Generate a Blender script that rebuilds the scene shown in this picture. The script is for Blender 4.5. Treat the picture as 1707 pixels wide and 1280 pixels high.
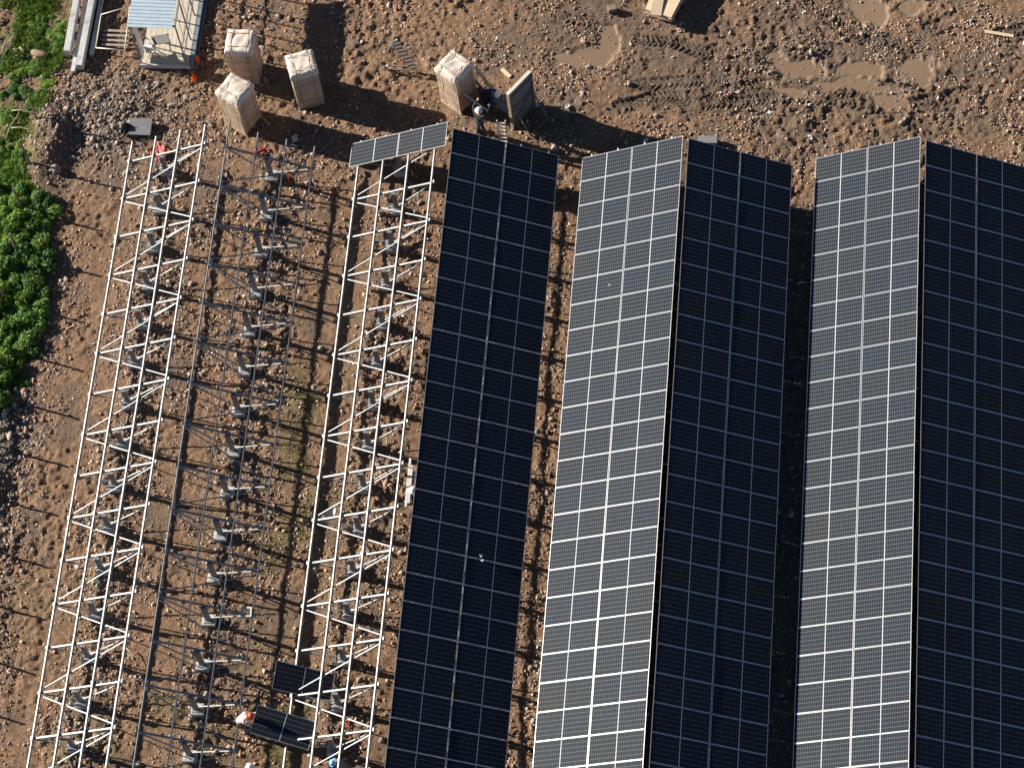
import bpy, bmesh, math, random
import numpy as np
from mathutils import Vector, Matrix, Euler, Quaternion

for o in list(bpy.data.objects): bpy.data.objects.remove(o)
S = bpy.context.scene
C = bpy.context.scene.collection
rnd = random.Random(7)
PI = math.pi

# ------------------------------------------------------------------ camera
cam_d = bpy.data.cameras.new('camera'); cam = bpy.data.objects.new('camera', cam_d); C.objects.link(cam)
cam.location = (16.9532, -89.6295, 100.8519)
cam.rotation_euler = Euler((math.radians(28.31259), math.radians(4.48690731), math.radians(4.64690046)), 'XYZ')
cam_d.sensor_fit = 'HORIZONTAL'; cam_d.sensor_width = 36.0
cam_d.lens = 4881.13 / 1707.0 * 36.0
cam_d.clip_start = 1.0; cam_d.clip_end = 2000
S.camera = cam

# ------------------------------------------------------------------ light
SUN_EL = math.radians(24.35); SUN_AZ = math.radians(-14.2)      # azimuth of the shadow direction in the xy plane
W = bpy.data.worlds.new('World'); S.world = W; W.use_nodes = True
nt = W.node_tree; nt.nodes.clear()
sky = nt.nodes.new('ShaderNodeTexSky'); sky.sky_type = 'NISHITA'; sky.sun_disc = False
sky.sun_elevation = SUN_EL; sky.sun_rotation = math.radians(284.2)
sky.altitude = 1500.0; sky.air_density = 0.55; sky.dust_density = 0.2; sky.ozone_density = 1.0
bg = nt.nodes.new('ShaderNodeBackground'); bg.inputs['Strength'].default_value = 0.05
wo = nt.nodes.new('ShaderNodeOutputWorld')
nt.links.new(sky.outputs[0], bg.inputs[0]); nt.links.new(bg.outputs[0], wo.inputs[0])
sun_d = bpy.data.lights.new('sun', 'SUN'); sun = bpy.data.objects.new('sun', sun_d); C.objects.link(sun)
sun_d.energy = 5.0; sun_d.angle = math.radians(0.5); sun_d.color = (1.0, 0.93, 0.83)
sd = Vector((math.cos(SUN_AZ)*math.cos(SUN_EL), math.sin(SUN_AZ)*math.cos(SUN_EL), -math.sin(SUN_EL)))
sun.rotation_euler = sd.to_track_quat('-Z', 'Y').to_euler()
sun.location = (-60, -20, 60)
S.render.engine = 'CYCLES'
S.view_settings.view_transform = 'Standard'; S.view_settings.look = 'None'
S.view_settings.exposure = 1.2; S.view_settings.gamma = 1.0

# ------------------------------------------------------------------ helpers
def lin(r, g, b):
    f = lambda c: (c/255.0/12.92) if c <= 10 else ((c/255.0+0.055)/1.055)**2.4
    return (f(r), f(g), f(b), 1.0)

class NT:
    """small node-tree helper"""
    def __init__(s, name):
        s.m = bpy.data.materials.new(name); s.m.use_nodes = True
        s.t = s.m.node_tree; s.b = s.t.nodes['Principled BSDF']
        s.out = s.t.nodes['Material Output']
    def n(s, kind, **kw):
        nd = s.t.nodes.new(kind)
        for k, v in kw.items(): setattr(nd, k, v)
        return nd
    def l(s, a, b): s.t.links.new(a, b)
    def math(s, op, a, b=None, c=None):
        nd = s.n('ShaderNodeMath', operation=op)
        for i, v in enumerate((a, b, c)):
            if v is None: continue
            if hasattr(v, 'links'): s.l(v, nd.inputs[i])
            else: nd.inputs[i].default_value = v
        return nd.outputs[0]
    def mix(s, fac, a, b, mode='MIX'):
        nd = s.n('ShaderNodeMix', data_type='RGBA', blend_type=mode)
        for i, v in ((0, fac), (6, a), (7, b)):
            if hasattr(v, 'links'): s.l(v, nd.inputs[i])
            else: nd.inputs[i].default_value = v
        return nd.outputs[2]
    def noise(s, scale, detail=4, rough=0.6, vec=None, dist=0.0):
        nd = s.n('ShaderNodeTexNoise'); nd.inputs['Scale'].default_value = scale
        nd.inputs['Detail'].default_value = detail; nd.inputs['Roughness'].default_value = rough
        nd.inputs['Distortion'].default_value = dist
        if vec is not None: s.l(vec, nd.inputs['Vector'])
        return nd
    def ramp(s, fac, stops):
        nd = s.n('ShaderNodeValToRGB'); el = nd.color_ramp.elements
        while len(el) > 1: el.remove(el[-1])
        el[0].position, el[0].color = stops[0][0], stops[0][1]
        for p, c in stops[1:]:
            e = el.new(p); e.color = c
        s.l(fac, nd.inputs[0]); return nd.outputs[0]
    def bump(s, h, strength, dist):
        nd = s.n('ShaderNodeBump'); nd.inputs['Strength'].default_value = strength
        nd.inputs['Distance'].default_value = dist; s.l(h, nd.inputs['Height'])
        s.l(nd.outputs[0], s.b.inputs['Normal']); return nd

def simple(name, col, rough=0.6, metal=0.0, var=0.25, scale=6.0, bump=0.0, spec=0.5, stain=None):
    t = NT(name)
    tc = t.n('ShaderNodeTexCoord')
    nz = t.noise(scale, 5, 0.65, tc.outputs['Object'])
    a = tuple(c*(1-var) for c in col[:3]) + (1,); b = tuple(min(1, c*(1+var)) for c in col[:3]) + (1,)
    c = t.ramp(nz.outputs[0], [(0.3, a), (0.7, b)])
    if stain:
        n2 = t.noise(scale*0.35, 6, 0.7, tc.outputs['Object'])
        f = t.ramp(n2.outputs[0], [(0.5, (0, 0, 0, 1)), (0.68, (1, 1, 1, 1))])
        c = t.mix(f, c, stain)
    t.l(c, t.b.inputs['Base Color'])
    t.b.inputs['Roughness'].default_value = rough; t.b.inputs['Metallic'].default_value = metal
    t.b.inputs['Specular IOR Level'].default_value = spec
    if bump: t.bump(nz.outputs[0], bump, 0.02)
    return t.m

M = {}
M['galv']   = simple('galvanised_steel', (0.31, 0.318, 0.315, 1), 0.6, 0.6, 0.25, 2, stain=(0.20, 0.20, 0.195, 1))
M['galv_d'] = simple('weathered_steel', (0.22, 0.225, 0.23, 1), 0.55, 0.3, 0.25, 4)
M['alu']    = simple('aluminium', (0.72, 0.72, 0.72, 1), 0.25, 0.85, 0.10, 2)
M['concrete'] = simple('concrete', (0.46, 0.46, 0.45, 1), 0.9, 0, 0.25, 7, 0.3, stain=(0.22, 0.18, 0.14, 1))
M['concrete_l'] = simple('pale_concrete', (0.46, 0.46, 0.45, 1), 0.85, 0, 0.12, 5, 0.2, stain=(0.27, 0.26, 0.24, 1))
M['slab']   = simple('grey_slab', (0.17, 0.17, 0.175, 1), 0.85, 0, 0.3, 14, 0.3)
M['board']  = simple('pine_board', (0.52, 0.40, 0.27, 1), 0.75, 0, 0.15, 5, 0.1)
M['ply']    = simple('plywood', (0.60, 0.47, 0.31, 1), 0.7, 0, 0.08, 3, 0.05)
M['floor']  = simple('floor_board', (0.50, 0.43, 0.34, 1), 0.7, 0, 0.10, 3, 0.05)
M['oldwood'] = simple('old_wood', (0.22, 0.16, 0.11, 1), 0.9, 0, 0.35, 9, 0.3)
M['deadwood'] = simple('dead_wood', (0.30, 0.25, 0.19, 1), 0.9, 0, 0.35, 9, 0.3)
M['greysheet'] = simple('grey_sheet', (0.17, 0.165, 0.155, 1), 0.7, 0, 0.15, 3, 0.1)
M['black']  = simple('black_plastic', (0.02, 0.02, 0.022, 1), 0.45, 0, 0.3, 6)
M['white']  = simple('white_paint', (0.55, 0.54, 0.52, 1), 0.5, 0, 0.06, 5)
M['pipe']   = simple('pale_pipe', (0.62, 0.57, 0.48, 1), 0.5, 0, 0.1, 5)
M['roof']   = simple('pale_blue_sheet', (0.50, 0.60, 0.66, 1), 0.4, 0.25, 0.08, 2.5)
M['wallsheet'] = simple('grey_wall_sheet', (0.52, 0.54, 0.56, 1), 0.5, 0.2, 0.1, 2.5)
M['skirt']  = simple('blue_grey_skirt', (0.20, 0.26, 0.30, 1), 0.5, 0.4, 0.25, 4)
M['orange'] = simple('orange_plastic', (0.75, 0.11, 0.02, 1), 0.5, 0, 0.1, 5)
M['redmesh'] = simple('red_mesh', (0.36, 0.07, 0.06, 1), 0.6, 0, 0.2, 12)
M['pink']   = simple('pink_plastic', (0.62, 0.08, 0.16, 1), 0.5, 0, 0.2, 12)
M['helmet'] = simple('white_helmet', (0.82, 0.82, 0.80, 1), 0.3, 0, 0.03, 5)
M['helmet_o'] = simple('orange_helmet', (0.85, 0.13, 0.06, 1), 0.3, 0, 0.03, 5)
M['helmet_b'] = simple('blue_helmet', (0.22, 0.50, 0.72, 1), 0.3, 0, 0.03, 5)
M['skin']   = simple('skin', (0.42, 0.24, 0.16, 1), 0.5, 0, 0.08, 20)
M['eye']    = simple('eye', (0.03, 0.02, 0.02, 1), 0.2, 0, 0.0, 5)
M['navy']   = simple('navy_cloth', (0.018, 0.028, 0.07, 1), 0.85, 0, 0.3, 14, 0.4)
M['dark']   = simple('dark_cloth', (0.025, 0.025, 0.03, 1), 0.85, 0, 0.3, 14, 0.4)
M['shirt']  = simple('pale_shirt', (0.42, 0.40, 0.38, 1), 0.85, 0, 0.1, 14, 0.4)
M['greycloth'] = simple('grey_cloth', (0.22, 0.22, 0.23, 1), 0.85, 0, 0.2, 14, 0.4)
M['maroon'] = simple('maroon_cloth', (0.07, 0.02, 0.03, 1), 0.85, 0, 0.3, 14, 0.4)
M['boot']   = simple('boot_leather', (0.10, 0.065, 0.04, 1), 0.7, 0, 0.3, 10)
M['fabric'] = simple('pale_sheeting', (0.55, 0.52, 0.46, 1), 0.6, 0, 0.12, 6, 0.3)

def tag(o, label=None, cat=None, group=None, kind=None):
    if label: o['label'] = label
    if cat: o['category'] = cat
    if group: o['group'] = group
    if kind: o['kind'] = kind
    return o

def link(name, me, mat=None, parent=None, loc=(0, 0, 0), rot=(0, 0, 0)):
    o = bpy.data.objects.new(name, me); C.objects.link(o)
    if mat is not None and me is not None and not me.materials: me.materials.append(mat)
    o.location = loc; o.rotation_euler = rot
    if parent is not None: o.parent = parent
    return o

def empty(name, loc, rz=0.0):
    o = bpy.data.objects.new(name, None); C.objects.link(o)
    o.empty_display_size = 0.2; o.location = loc; o.rotation_euler = (0, 0, rz); return o

class MB:
    """collects boxes, bars, tubes and patches into one mesh"""
    def __init__(s): s.v = []; s.f = []
    def add(s, vs, fs):
        k = len(s.v); s.v += [tuple(p) for p in vs]; s.f += [tuple(i+k for i in f) for f in fs]; return s
    def box(s, c, size, rot=None):
        hx, hy, hz = (d/2 for d in size)
        vs = [Vector((x, y, z)) for x in (-hx, hx) for y in (-hy, hy) for z in (-hz, hz)]
        if rot is not None: vs = [rot @ v for v in vs]
        vs = [v + Vector(c) for v in vs]
        return s.add(vs, [(0, 1, 3, 2), (4, 6, 7, 5), (0, 4, 5, 1), (2, 3, 7, 6), (0, 2, 6, 4), (1, 5, 7, 3)])
    def bar(s, p0, p1, w, h, up=(0, 0, 1)):
        p0, p1 = Vector(p0), Vector(p1); d = (p1-p0); L = d.length; x = d/L
        u = Vector(up); y = u.cross(x)
        if y.length < 1e-4: y = Vector((0, 1, 0)).cross(x)
        y.normalize(); z = x.cross(y)
        R = Matrix((x, y, z)).transposed()
        return s.box((p0+p1)/2, (L, w, h), R)
    def tube(s, pts, r, n=8, cap=True):
        pts = [Vector(p) for p in pts]; rs = r if isinstance(r, (list, tuple)) else [r]*len(pts)
        vs = []; fs = []; prev = None
        for i, p in enumerate(pts):
            d = (pts[min(i+1, len(pts)-1)] - pts[max(i-1, 0)]).normalized()
            a = Vector((0, 0, 1)) if abs(d.z) < 0.9 else Vector((1, 0, 0))
            if prev is not None: a = prev
            y = (a - d*a.dot(d)).normalized(); prev = y; z = d.cross(y)
            for k in range(n):
                t = 2*PI*k/n; vs.append(p + (y*math.cos(t)+z*math.sin(t))*rs[i])
        for i in range(len(pts)-1):
            for k in range(n): fs.append((i*n+k, i*n+(k+1) % n, (i+1)*n+(k+1) % n, (i+1)*n+k))
        if cap: fs.append(tuple(range(n))[::-1]); fs.append(tuple((len(pts)-1)*n+k for k in range(n)))
        return s.add(vs, fs)
    def lathe(s, prof, n=16, c=(0, 0, 0)):
        vs = []; fs = []
        for r, z in prof:
            for k in range(n):
                t = 2*PI*k/n; vs.append((c[0]+r*math.cos(t), c[1]+r*math.sin(t), c[2]+z))
        for i in range(len(prof)-1):
            for k in range(n): fs.append((i*n+k, i*n+(k+1) % n, (i+1)*n+(k+1) % n, (i+1)*n+k))
        return s.add(vs, fs)
    def mesh(s, name, smooth=False):
        me = bpy.data.meshes.new(name); me.from_pydata(s.v, [], s.f); me.update()
        if smooth:
            for p in me.polygons: p.use_smooth = True
        return me
    def build(s, name, mat, parent=None, loc=(0, 0, 0), rot=(0, 0, 0), smooth=False, bevel=0.0):
        o = link(name, s.mesh(name, smooth), mat, parent, loc, rot)
        if bevel:
            m = o.modifiers.new('bevel', 'BEVEL'); m.width = bevel; m.segments = 2
        return o

# ------------------------------------------------------------------ terrain
def vnoise(X, Y, sc, seed):
    x = X/sc + seed*17.37; y = Y/sc - seed*9.71
    xi = np.floor(x).astype(np.int64); yi = np.floor(y).astype(np.int64)
    fx = x-xi; fy = y-yi; fx = fx*fx*(3-2*fx); fy = fy*fy*(3-2*fy)
    def h(a, b):
        n = (a*374761393 + b*668265263 + seed*974634777) & 0xffffffff
        n = ((n ^ (n >> 13))*1274126177) & 0xffffffff
        return ((n ^ (n >> 16)) & 0xffff)/65535.0
    return (h(xi, yi)*(1-fx)+h(xi+1, yi)*fx)*(1-fy) + (h(xi, yi+1)*(1-fx)+h(xi+1, yi+1)*fx)*fy

def fbm(X, Y, sc, seed, o=3, g=0.5):
    r = 0; a = 1; t = 0
    for i in range(o): r = r+a*vnoise(X, Y, sc/(2.03**i), seed+i*3); t += a; a *= g
    return r/t
def sst(a, b, x):
    t = np.clip((x-a)/(b-a), 0, 1); return t*t*(3-2*t)

def base(x, y):
    t = np.interp(x, [-60, -8, 1.5, 11, 20.4, 30, 60], [0, 0, -.3, -.62, -1.23, -1.7, -2.2])
    n = np.interp(x, [-60, 4, 11, 24, 40], [0, 0, -.35, -.9, -1.5])
    w = sst(-27, -24, y); return t*(1-w)+n*w

PUD = [(6.43, -20.33, 1.25, .42, .1), (7.38, -19.4, .45, .75, 0), (15.2, -20.35, 1.0, .55, -.2), (18.0, -20.35, 1.3, .5, -.1), (18.1, -21.1, 1.5, .33, -.1),
       (16.4, -21.1, .8, .35, .1), (18.9, -21.75, .9, .35, -.2), (18.2, -17.1, 1.3, .75, -.2), (20.3, -20.3, .8, .7, 0), (14.9, -21.5, .8, .25, -.3), (19.6, -17.0, .9, .4, .2)]
TRK = [[(8.5, -21.6), (11.6, -21.1), (14.3, -20.2), (16.5, -19.5), (19, -18.9), (21.5, -17.6), (25, -16.0)],
       [(9.5, -22.6), (12.9, -22.2), (15.8, -21.9), (19.5, -22.1), (22, -21.4), (26, -20.5)],
       [(9.0, -20.6), (12.0, -20.6), (15.0, -19.3), (18.5, -19.5), (22, -18.6), (26, -17.6)],
       [(11.5, -21.7), (14, -21.2), (17.0, -21.45), (20, -20.9), (23, -19.6)],
       [(15.5, -17.0), (17.2, -18.6), (19.5, -19.2), (22, -20.4)],
       [(8.0, -22.8), (9.3, -22.0), (10.6, -22.2), (11.2, -23.0)],
       [(3.5, -18.3), (6.5, -18.6), (9, -19.4), (12, -19.8)]]
def soft_ell(X, Y, e, seed):
    cx, cy, a, b, r = e; c, s = math.cos(r), math.sin(r)
    dx = X-cx; dy = Y-cy; u = (dx*c+dy*s)/a; v = (-dx*s+dy*c)/b
    return np.sqrt(u*u+v*v) + (fbm(X, Y, .7, seed, 4)-.5)*2.0

def terrain(X, Y):
    """height and masks (wet, moss, grey, puddle, rough)"""
    z = base(X, Y)
    rough = sst(.36, .62, fbm(X, Y, 2.6, 11, 3))
    # rubble is thrown up along the post lines
    pl = np.zeros_like(X)
    for xc, wd in ((-10.2, .95), (-5.7, .9), (-.6, .85)):
        xx = X-xc+(fbm(X, Y, 1.4, 21, 2)-.5)*1.2
        pl = np.maximum(pl, np.exp(-(xx/wd)**2)*sst(-24.6, -26.3, Y))
    rub = np.exp(-(((X+13.2)/2.6)**2+((Y+24.2)/2.2)**2)*.9)
    rub = np.maximum(rub, np.exp(-(((X+15.1)/.9)**2))*sst(-33.5, -38, Y))
    north = sst(-25.5, -24, Y)
    rough = np.clip(rough*.75+.25*north+.8*pl+rub, .12, 1.15)
    pud = np.zeros_like(X)
    zone = (Y > -24.5)
    if zone.any():
        for i, e in enumerate(PUD):
            d = soft_ell(X, Y, e, 40+i); pud = np.maximum(pud, sst(1.22, .80, d))
    wet = sst(.5, .62, fbm(X, Y, 3.2, 33, 3))*north*sst(2.5, 6, X)*.55
    wet = np.maximum(wet, np.exp(-(((X-16)/6.0)**2+((Y+20.6)/1.9)**2))*(.45+.8*fbm(X, Y, 1.2, 35, 3)))
    wet = np.maximum(wet, .55*sst(.6, .7, fbm(X, Y, 1.7, 38, 3)))
    tread = np.zeros_like(X); tmask = np.zeros_like(X)
    if zone.any():
        for k, path in enumerate(TRK):
            s0 = 0
            for (ax, ay), (bx, by) in zip(path[:-1], path[1:]):
                L = math.hypot(bx-ax, by-ay); ux, uy = (bx-ax)/L, (by-ay)/L
                dx = X-ax; dy = Y-ay; s = dx*ux+dy*uy; t = -dx*uy+dy*ux
                t = t + (vnoise(X, Y, 1.5, 60+k)-.5)*.35
                inn = (s > -.12) & (s < L+.12) & (np.abs(t) < .5)
                at = np.abs(t)
                prof = np.where(at < .3, -.04, 0)+np.where((at >= .3) & (at < .48), .05*np.sin((at-.3)/.18*PI), 0)
                lug = np.where(at < .3, .042*np.tanh(2.5*np.sin((s+s0+at*.9+(vnoise(X, Y, .5, 66+k)-.5)*.25)*2*PI/.21))*(.35+1.0*vnoise(X, Y, .45, 90+k)), 0)
                m = sst(.5, .3, at)*inn
                keep = sst(.36, .58, fbm(X, Y, 1.6, 70+k, 3))
                tread = np.where(inn & (m > tmask), (prof+lug)*keep, tread); tmask = np.maximum(tmask, m*keep)
                s0 += L
    tread *= (1-pud)
    wet = np.clip(np.maximum(wet, tmask*.95), 0, 1)
    moss = sst(.50, .66, fbm(X, Y, 2.2, 51, 3))*np.exp(-((X+3.0)/1.4)**2)*sst(-28, -38, Y)
    moss = np.maximum(moss, .7*sst(.54, .66, fbm(X, Y, 1.6, 53, 3))*np.exp(-((X+8.0)/5)**2)*sst(-40, -50, Y))
    bank = np.where(Y < -28, sst(-14.9, -15.6, X), sst(-15.3, -16.4, X))*sst(-39.5, -38, Y)*sst(.30, .5, fbm(X, Y, 1.5, 55, 3))
    moss = np.maximum(moss, 1.2*bank)
    grey = np.clip(.8*rub+.55*pl*sst(.4, .6, fbm(X, Y, 1.0, 57, 2)), 0, 1)
    grey = np.maximum(grey, np.exp(-((X-15.7)/.8)**2)*sst(-26, -28, Y))
    # relief
    z = z + .16*(fbm(X, Y, 5.5, 1, 2)-.5)
    z = z + (.13*(fbm(X, Y, 1.5, 2, 3)-.5)*(.45+.6*rough) + .10*(.25+rough)*(fbm(X, Y, .5, 4, 2)-.5) + .105*(.3+rough)*(fbm(X, Y, .2, 7, 2)-.5) + .065*(.3+rough)*(vnoise(X, Y, .125, 9)-.5))*(1-.93*pud)
    z = z + .16*pl*fbm(X, Y, .9, 14, 3) + tread - .05*pud
    # rubble bank in the corner and the green bank on the left
    z = z + 0.6*np.exp(-((np.abs(X+15.7)/.8)**2+((Y+25.1)/1.9)**2)**1.2)*(.75+.5*fbm(X, Y, .7, 15, 2))
    z = z + .35*np.exp(-(((X+13.3)/1.8)**2+((Y+23.3)/1.4)**2))*fbm(X, Y, .8, 16, 3)
    z = z + .35*np.exp(-(((X+15.35)/.5)**2))*sst(-37, -39, Y)*fbm(X, Y, 1.0, 18, 2)
    # cleaner furrow on the outside of the first frame
    return z, wet, moss, grey, pud, rough

def axis(lo, hi, step, far):
    fine = np.arange(lo, hi+1e-6, step)
    k = np.array([step*1.6**i for i in range(1, 40)]); k = np.cumsum(k)
    k = k[k < far]
    return np.concatenate([(lo-k)[::-1], fine, hi+k])
gx = axis(-20.5, 27.0, .058, 300.0); gy = axis(-55.5, -14.5, .062, 300.0)
XX, YY = np.meshgrid(gx, gy)
ZZ, WET, MOSS, GREY, PUDM, ROUGH = terrain(XX.ravel(), YY.ravel())
nx, ny = len(gx), len(gy)
co = np.empty((nx*ny, 3), np.float32); co[:, 0] = XX.ravel(); co[:, 1] = YY.ravel(); co[:, 2] = ZZ
ii = (np.arange(ny-1)[:, None]*nx + np.arange(nx-1)[None, :]).ravel()
quads = np.stack([ii, ii+1, ii+1+nx, ii+nx], 1).astype(np.int32)
def np_mesh(name, co, faces, k):
    me = bpy.data.meshes.new(name); nf = len(faces)
    me.vertices.add(len(co)); me.vertices.foreach_set('co', np.ascontiguousarray(co, np.float32).ravel())
    me.loops.add(nf*k); me.loops.foreach_set('vertex_index', np.ascontiguousarray(faces, np.int32).ravel())
    me.polygons.add(nf); me.polygons.foreach_set('loop_start', np.arange(0, nf*k, k, dtype=np.int32))
    me.polygons.foreach_set('loop_total', np.full(nf, k, np.int32))
    me.update(calc_edges=True); return me
def pt_color(me, name, rgba):
    a = me.color_attributes.new(name, 'FLOAT_COLOR', 'POINT'); a.data.foreach_set('color', np.ascontiguousarray(rgba, np.float32).ravel())
gme = np_mesh('ground', co, quads, 4)
gme.polygons.foreach_set('use_smooth', np.ones(len(quads), bool))
pt_color(gme, 'soil', np.stack([WET, MOSS, GREY, PUDM], 1))

Zg = ZZ.reshape(ny, nx)
def G(x, y):
    i = int(np.clip(np.searchsorted(gx, x)-1, 0, nx-2)); j = int(np.clip(np.searchsorted(gy, y)-1, 0, ny-2))
    u = (x-gx[i])/(gx[i+1]-gx[i]); v = (y-gy[j])/(gy[j+1]-gy[j])
    return float(Zg[j, i]*(1-u)*(1-v)+Zg[j, i+1]*u*(1-v)+Zg[j+1, i]*(1-u)*v+Zg[j+1, i+1]*u*v)
def Gv(x, y):
    i = np.clip(np.searchsorted(gx, x)-1, 0, nx-2); j = np.clip(np.searchsorted(gy, y)-1, 0, ny-2)
    return Zg[j, i]

def ground_material():
    t = NT('bare_soil'); tc = t.n('ShaderNodeTexCoord'); v = tc.outputs['Object']
    at = t.n('ShaderNodeVertexColor', layer_name='soil'); sep = t.n('ShaderNodeSeparateColor'); t.l(at.outputs[0], sep.inputs[0])
    wet, moss, grey, pud = sep.outputs[0], sep.outputs[1], sep.outputs[2], at.outputs[1]
    n1 = t.noise(.55, 5, .6, v); n2 = t.noise(3.0, 6, .7, v); n3 = t.noise(16.0, 4, .7, v)
    c = t.ramp(n1.outputs[0], [(.3, (.210, .124, .072, 1)), (.5, (.262, .162, .098, 1)), (.7, (.234, .134, .077, 1))])
    c2 = t.ramp(n2.outputs[0], [(.28, (.55, .52, .50, 1)), (.48, (.97, .97, .97, 1)), (.72, (1.25, 1.23, 1.2, 1))])
    c = t.mix(1.0, c, c2, 'MULTIPLY')
    c3 = t.ramp(n3.outputs[0], [(.3, (.52, .50, .48, 1)), (.7, (1.4, 1.42, 1.44, 1))])
    c = t.mix(1.0, c, c3, 'MULTIPLY')
    c = t.mix(t.math('MULTIPLY', grey, .75), c, (.15, .125, .105, 1))
    c = t.mix(t.math('MINIMUM', t.math('MULTIPLY', moss, .6), .85), c, (.12, .125, .042, 1))
    wm = t.math('MULTIPLY', wet, t.math('ADD', .55, n2.outputs[0]))
    c = t.mix(t.math('MINIMUM', wm, .8), c, (.125, .092, .066, 1))
    c = t.mix(t.math('MULTIPLY', pud, .85), c, (.225, .150, .097, 1))
    t.l(c, t.b.inputs['Base Color'])
    r = t.math('SUBTRACT', .93, t.math('MULTIPLY', wet, .22)); r = t.math('SUBTRACT', r, t.math('MULTIPLY', pud, .25))
    t.l(r, t.b.inputs['Roughness']); t.b.inputs['Specular IOR Level'].default_value = .3
    n4 = t.noise(9.0, 6, .75, v); n5 = t.noise(34.0, 3, .7, v)
    h = t.math('ADD', n4.outputs[0], t.math('MULTIPLY', n5.outputs[0], .55))
    h = t.math('MULTIPLY', h, t.math('SUBTRACT', 1.0, t.math('MULTIPLY', pud, .93)))
    t.bump(h, 1.0, .10)
    return t.m
tag(link('ground', gme, ground_material()), kind='structure')

# ------------------------------------------------------------------ mounting frames and solar panels
TAU = math.radians(23.83); CT, ST = math.cos(TAU), math.sin(TAU)
LS = 4.537; ML, MW = 2.252, 1.141; PITCH = 1.154
RAILS = (.52, 1.74, 2.95, 4.14)

def glass_material():
    t = NT('solar_cells'); tc = t.n('ShaderNodeTexCoord'); s = t.n('ShaderNodeSeparateXYZ'); t.l(tc.outputs['Object'], s.inputs[0])
    x, y = s.outputs[0], s.outputs[1]
    def lines(a, pitch, off, w):
        q = t.math('ADD', a, off); q = t.math('PINGPONG', q, pitch/2)      # distance to nearest multiple of pitch
        return t.math('LESS_THAN', q, w/2)
    ly = lines(y, .182, 0.0, .012)
    ax = t.math('ABSOLUTE', x)
    lx = lines(ax, .0905, -.016, .011)
    mid = t.math('LESS_THAN', ax, .017)
    edge = t.math('MAXIMUM', t.math('GREATER_THAN', ax, 1.103), t.math('GREATER_THAN', t.math('ABSOLUTE', y), .547))
    white = t.math('MAXIMUM', t.math('MAXIMUM', mid, edge), t.math('MAXIMUM', t.math('MULTIPLY', ly, .33), t.math('MULTIPLY', lx, .20)))
    oi = t.n('ShaderNodeObjectInfo')
    cell = t.ramp(oi.outputs['Random'], [(0, (.008, .011, .017, 1)), (.5, (.008, .014, .024, 1)), (1, (.012, .014, .017, 1))])
    nz = t.noise(1.3, 3, .6, tc.outputs['Object'])
    cell = t.mix(t.math('MULTIPLY', nz.outputs[0], .5), cell, (.014, .018, .025, 1))
    c = t.mix(white, cell, (.40, .42, .44, 1))
    t.l(c, t.b.inputs['Base Color'])
    t.b.inputs['Roughness'].default_value = .5; t.b.inputs['Specular IOR Level'].default_value = .06
    t.b.inputs['Coat Weight'].default_value = .11; t.b.inputs['Coat Roughness'].default_value = .12; t.b.inputs['Coat IOR'].default_value = 1.35
    return t.m
M['cells'] = glass_material()
GLASS = MB().box((0, 0, -.004), (ML-.04, MW-.04, .006)).mesh('glass'); GLASS.materials.append(M['cells'])
_f = MB(); lip = .0165
for sx in (-1, 1): _f.box((sx*(ML/2-lip/2), 0, -.0145), (lip, MW, .033))
for sy in (-1, 1): _f.box((0, sy*(MW/2-lip/2), -.0145), (ML-2*lip-.0005, lip, .033))
FRAME = _f.mesh('frame'); FRAME.materials.append(M['alu'])

def panel(parent, loc, rot, name='solar_panel'):
    o = link(name, GLASS, None, parent, loc, rot)
    link('frame', FRAME, None, o)
    return o

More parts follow.
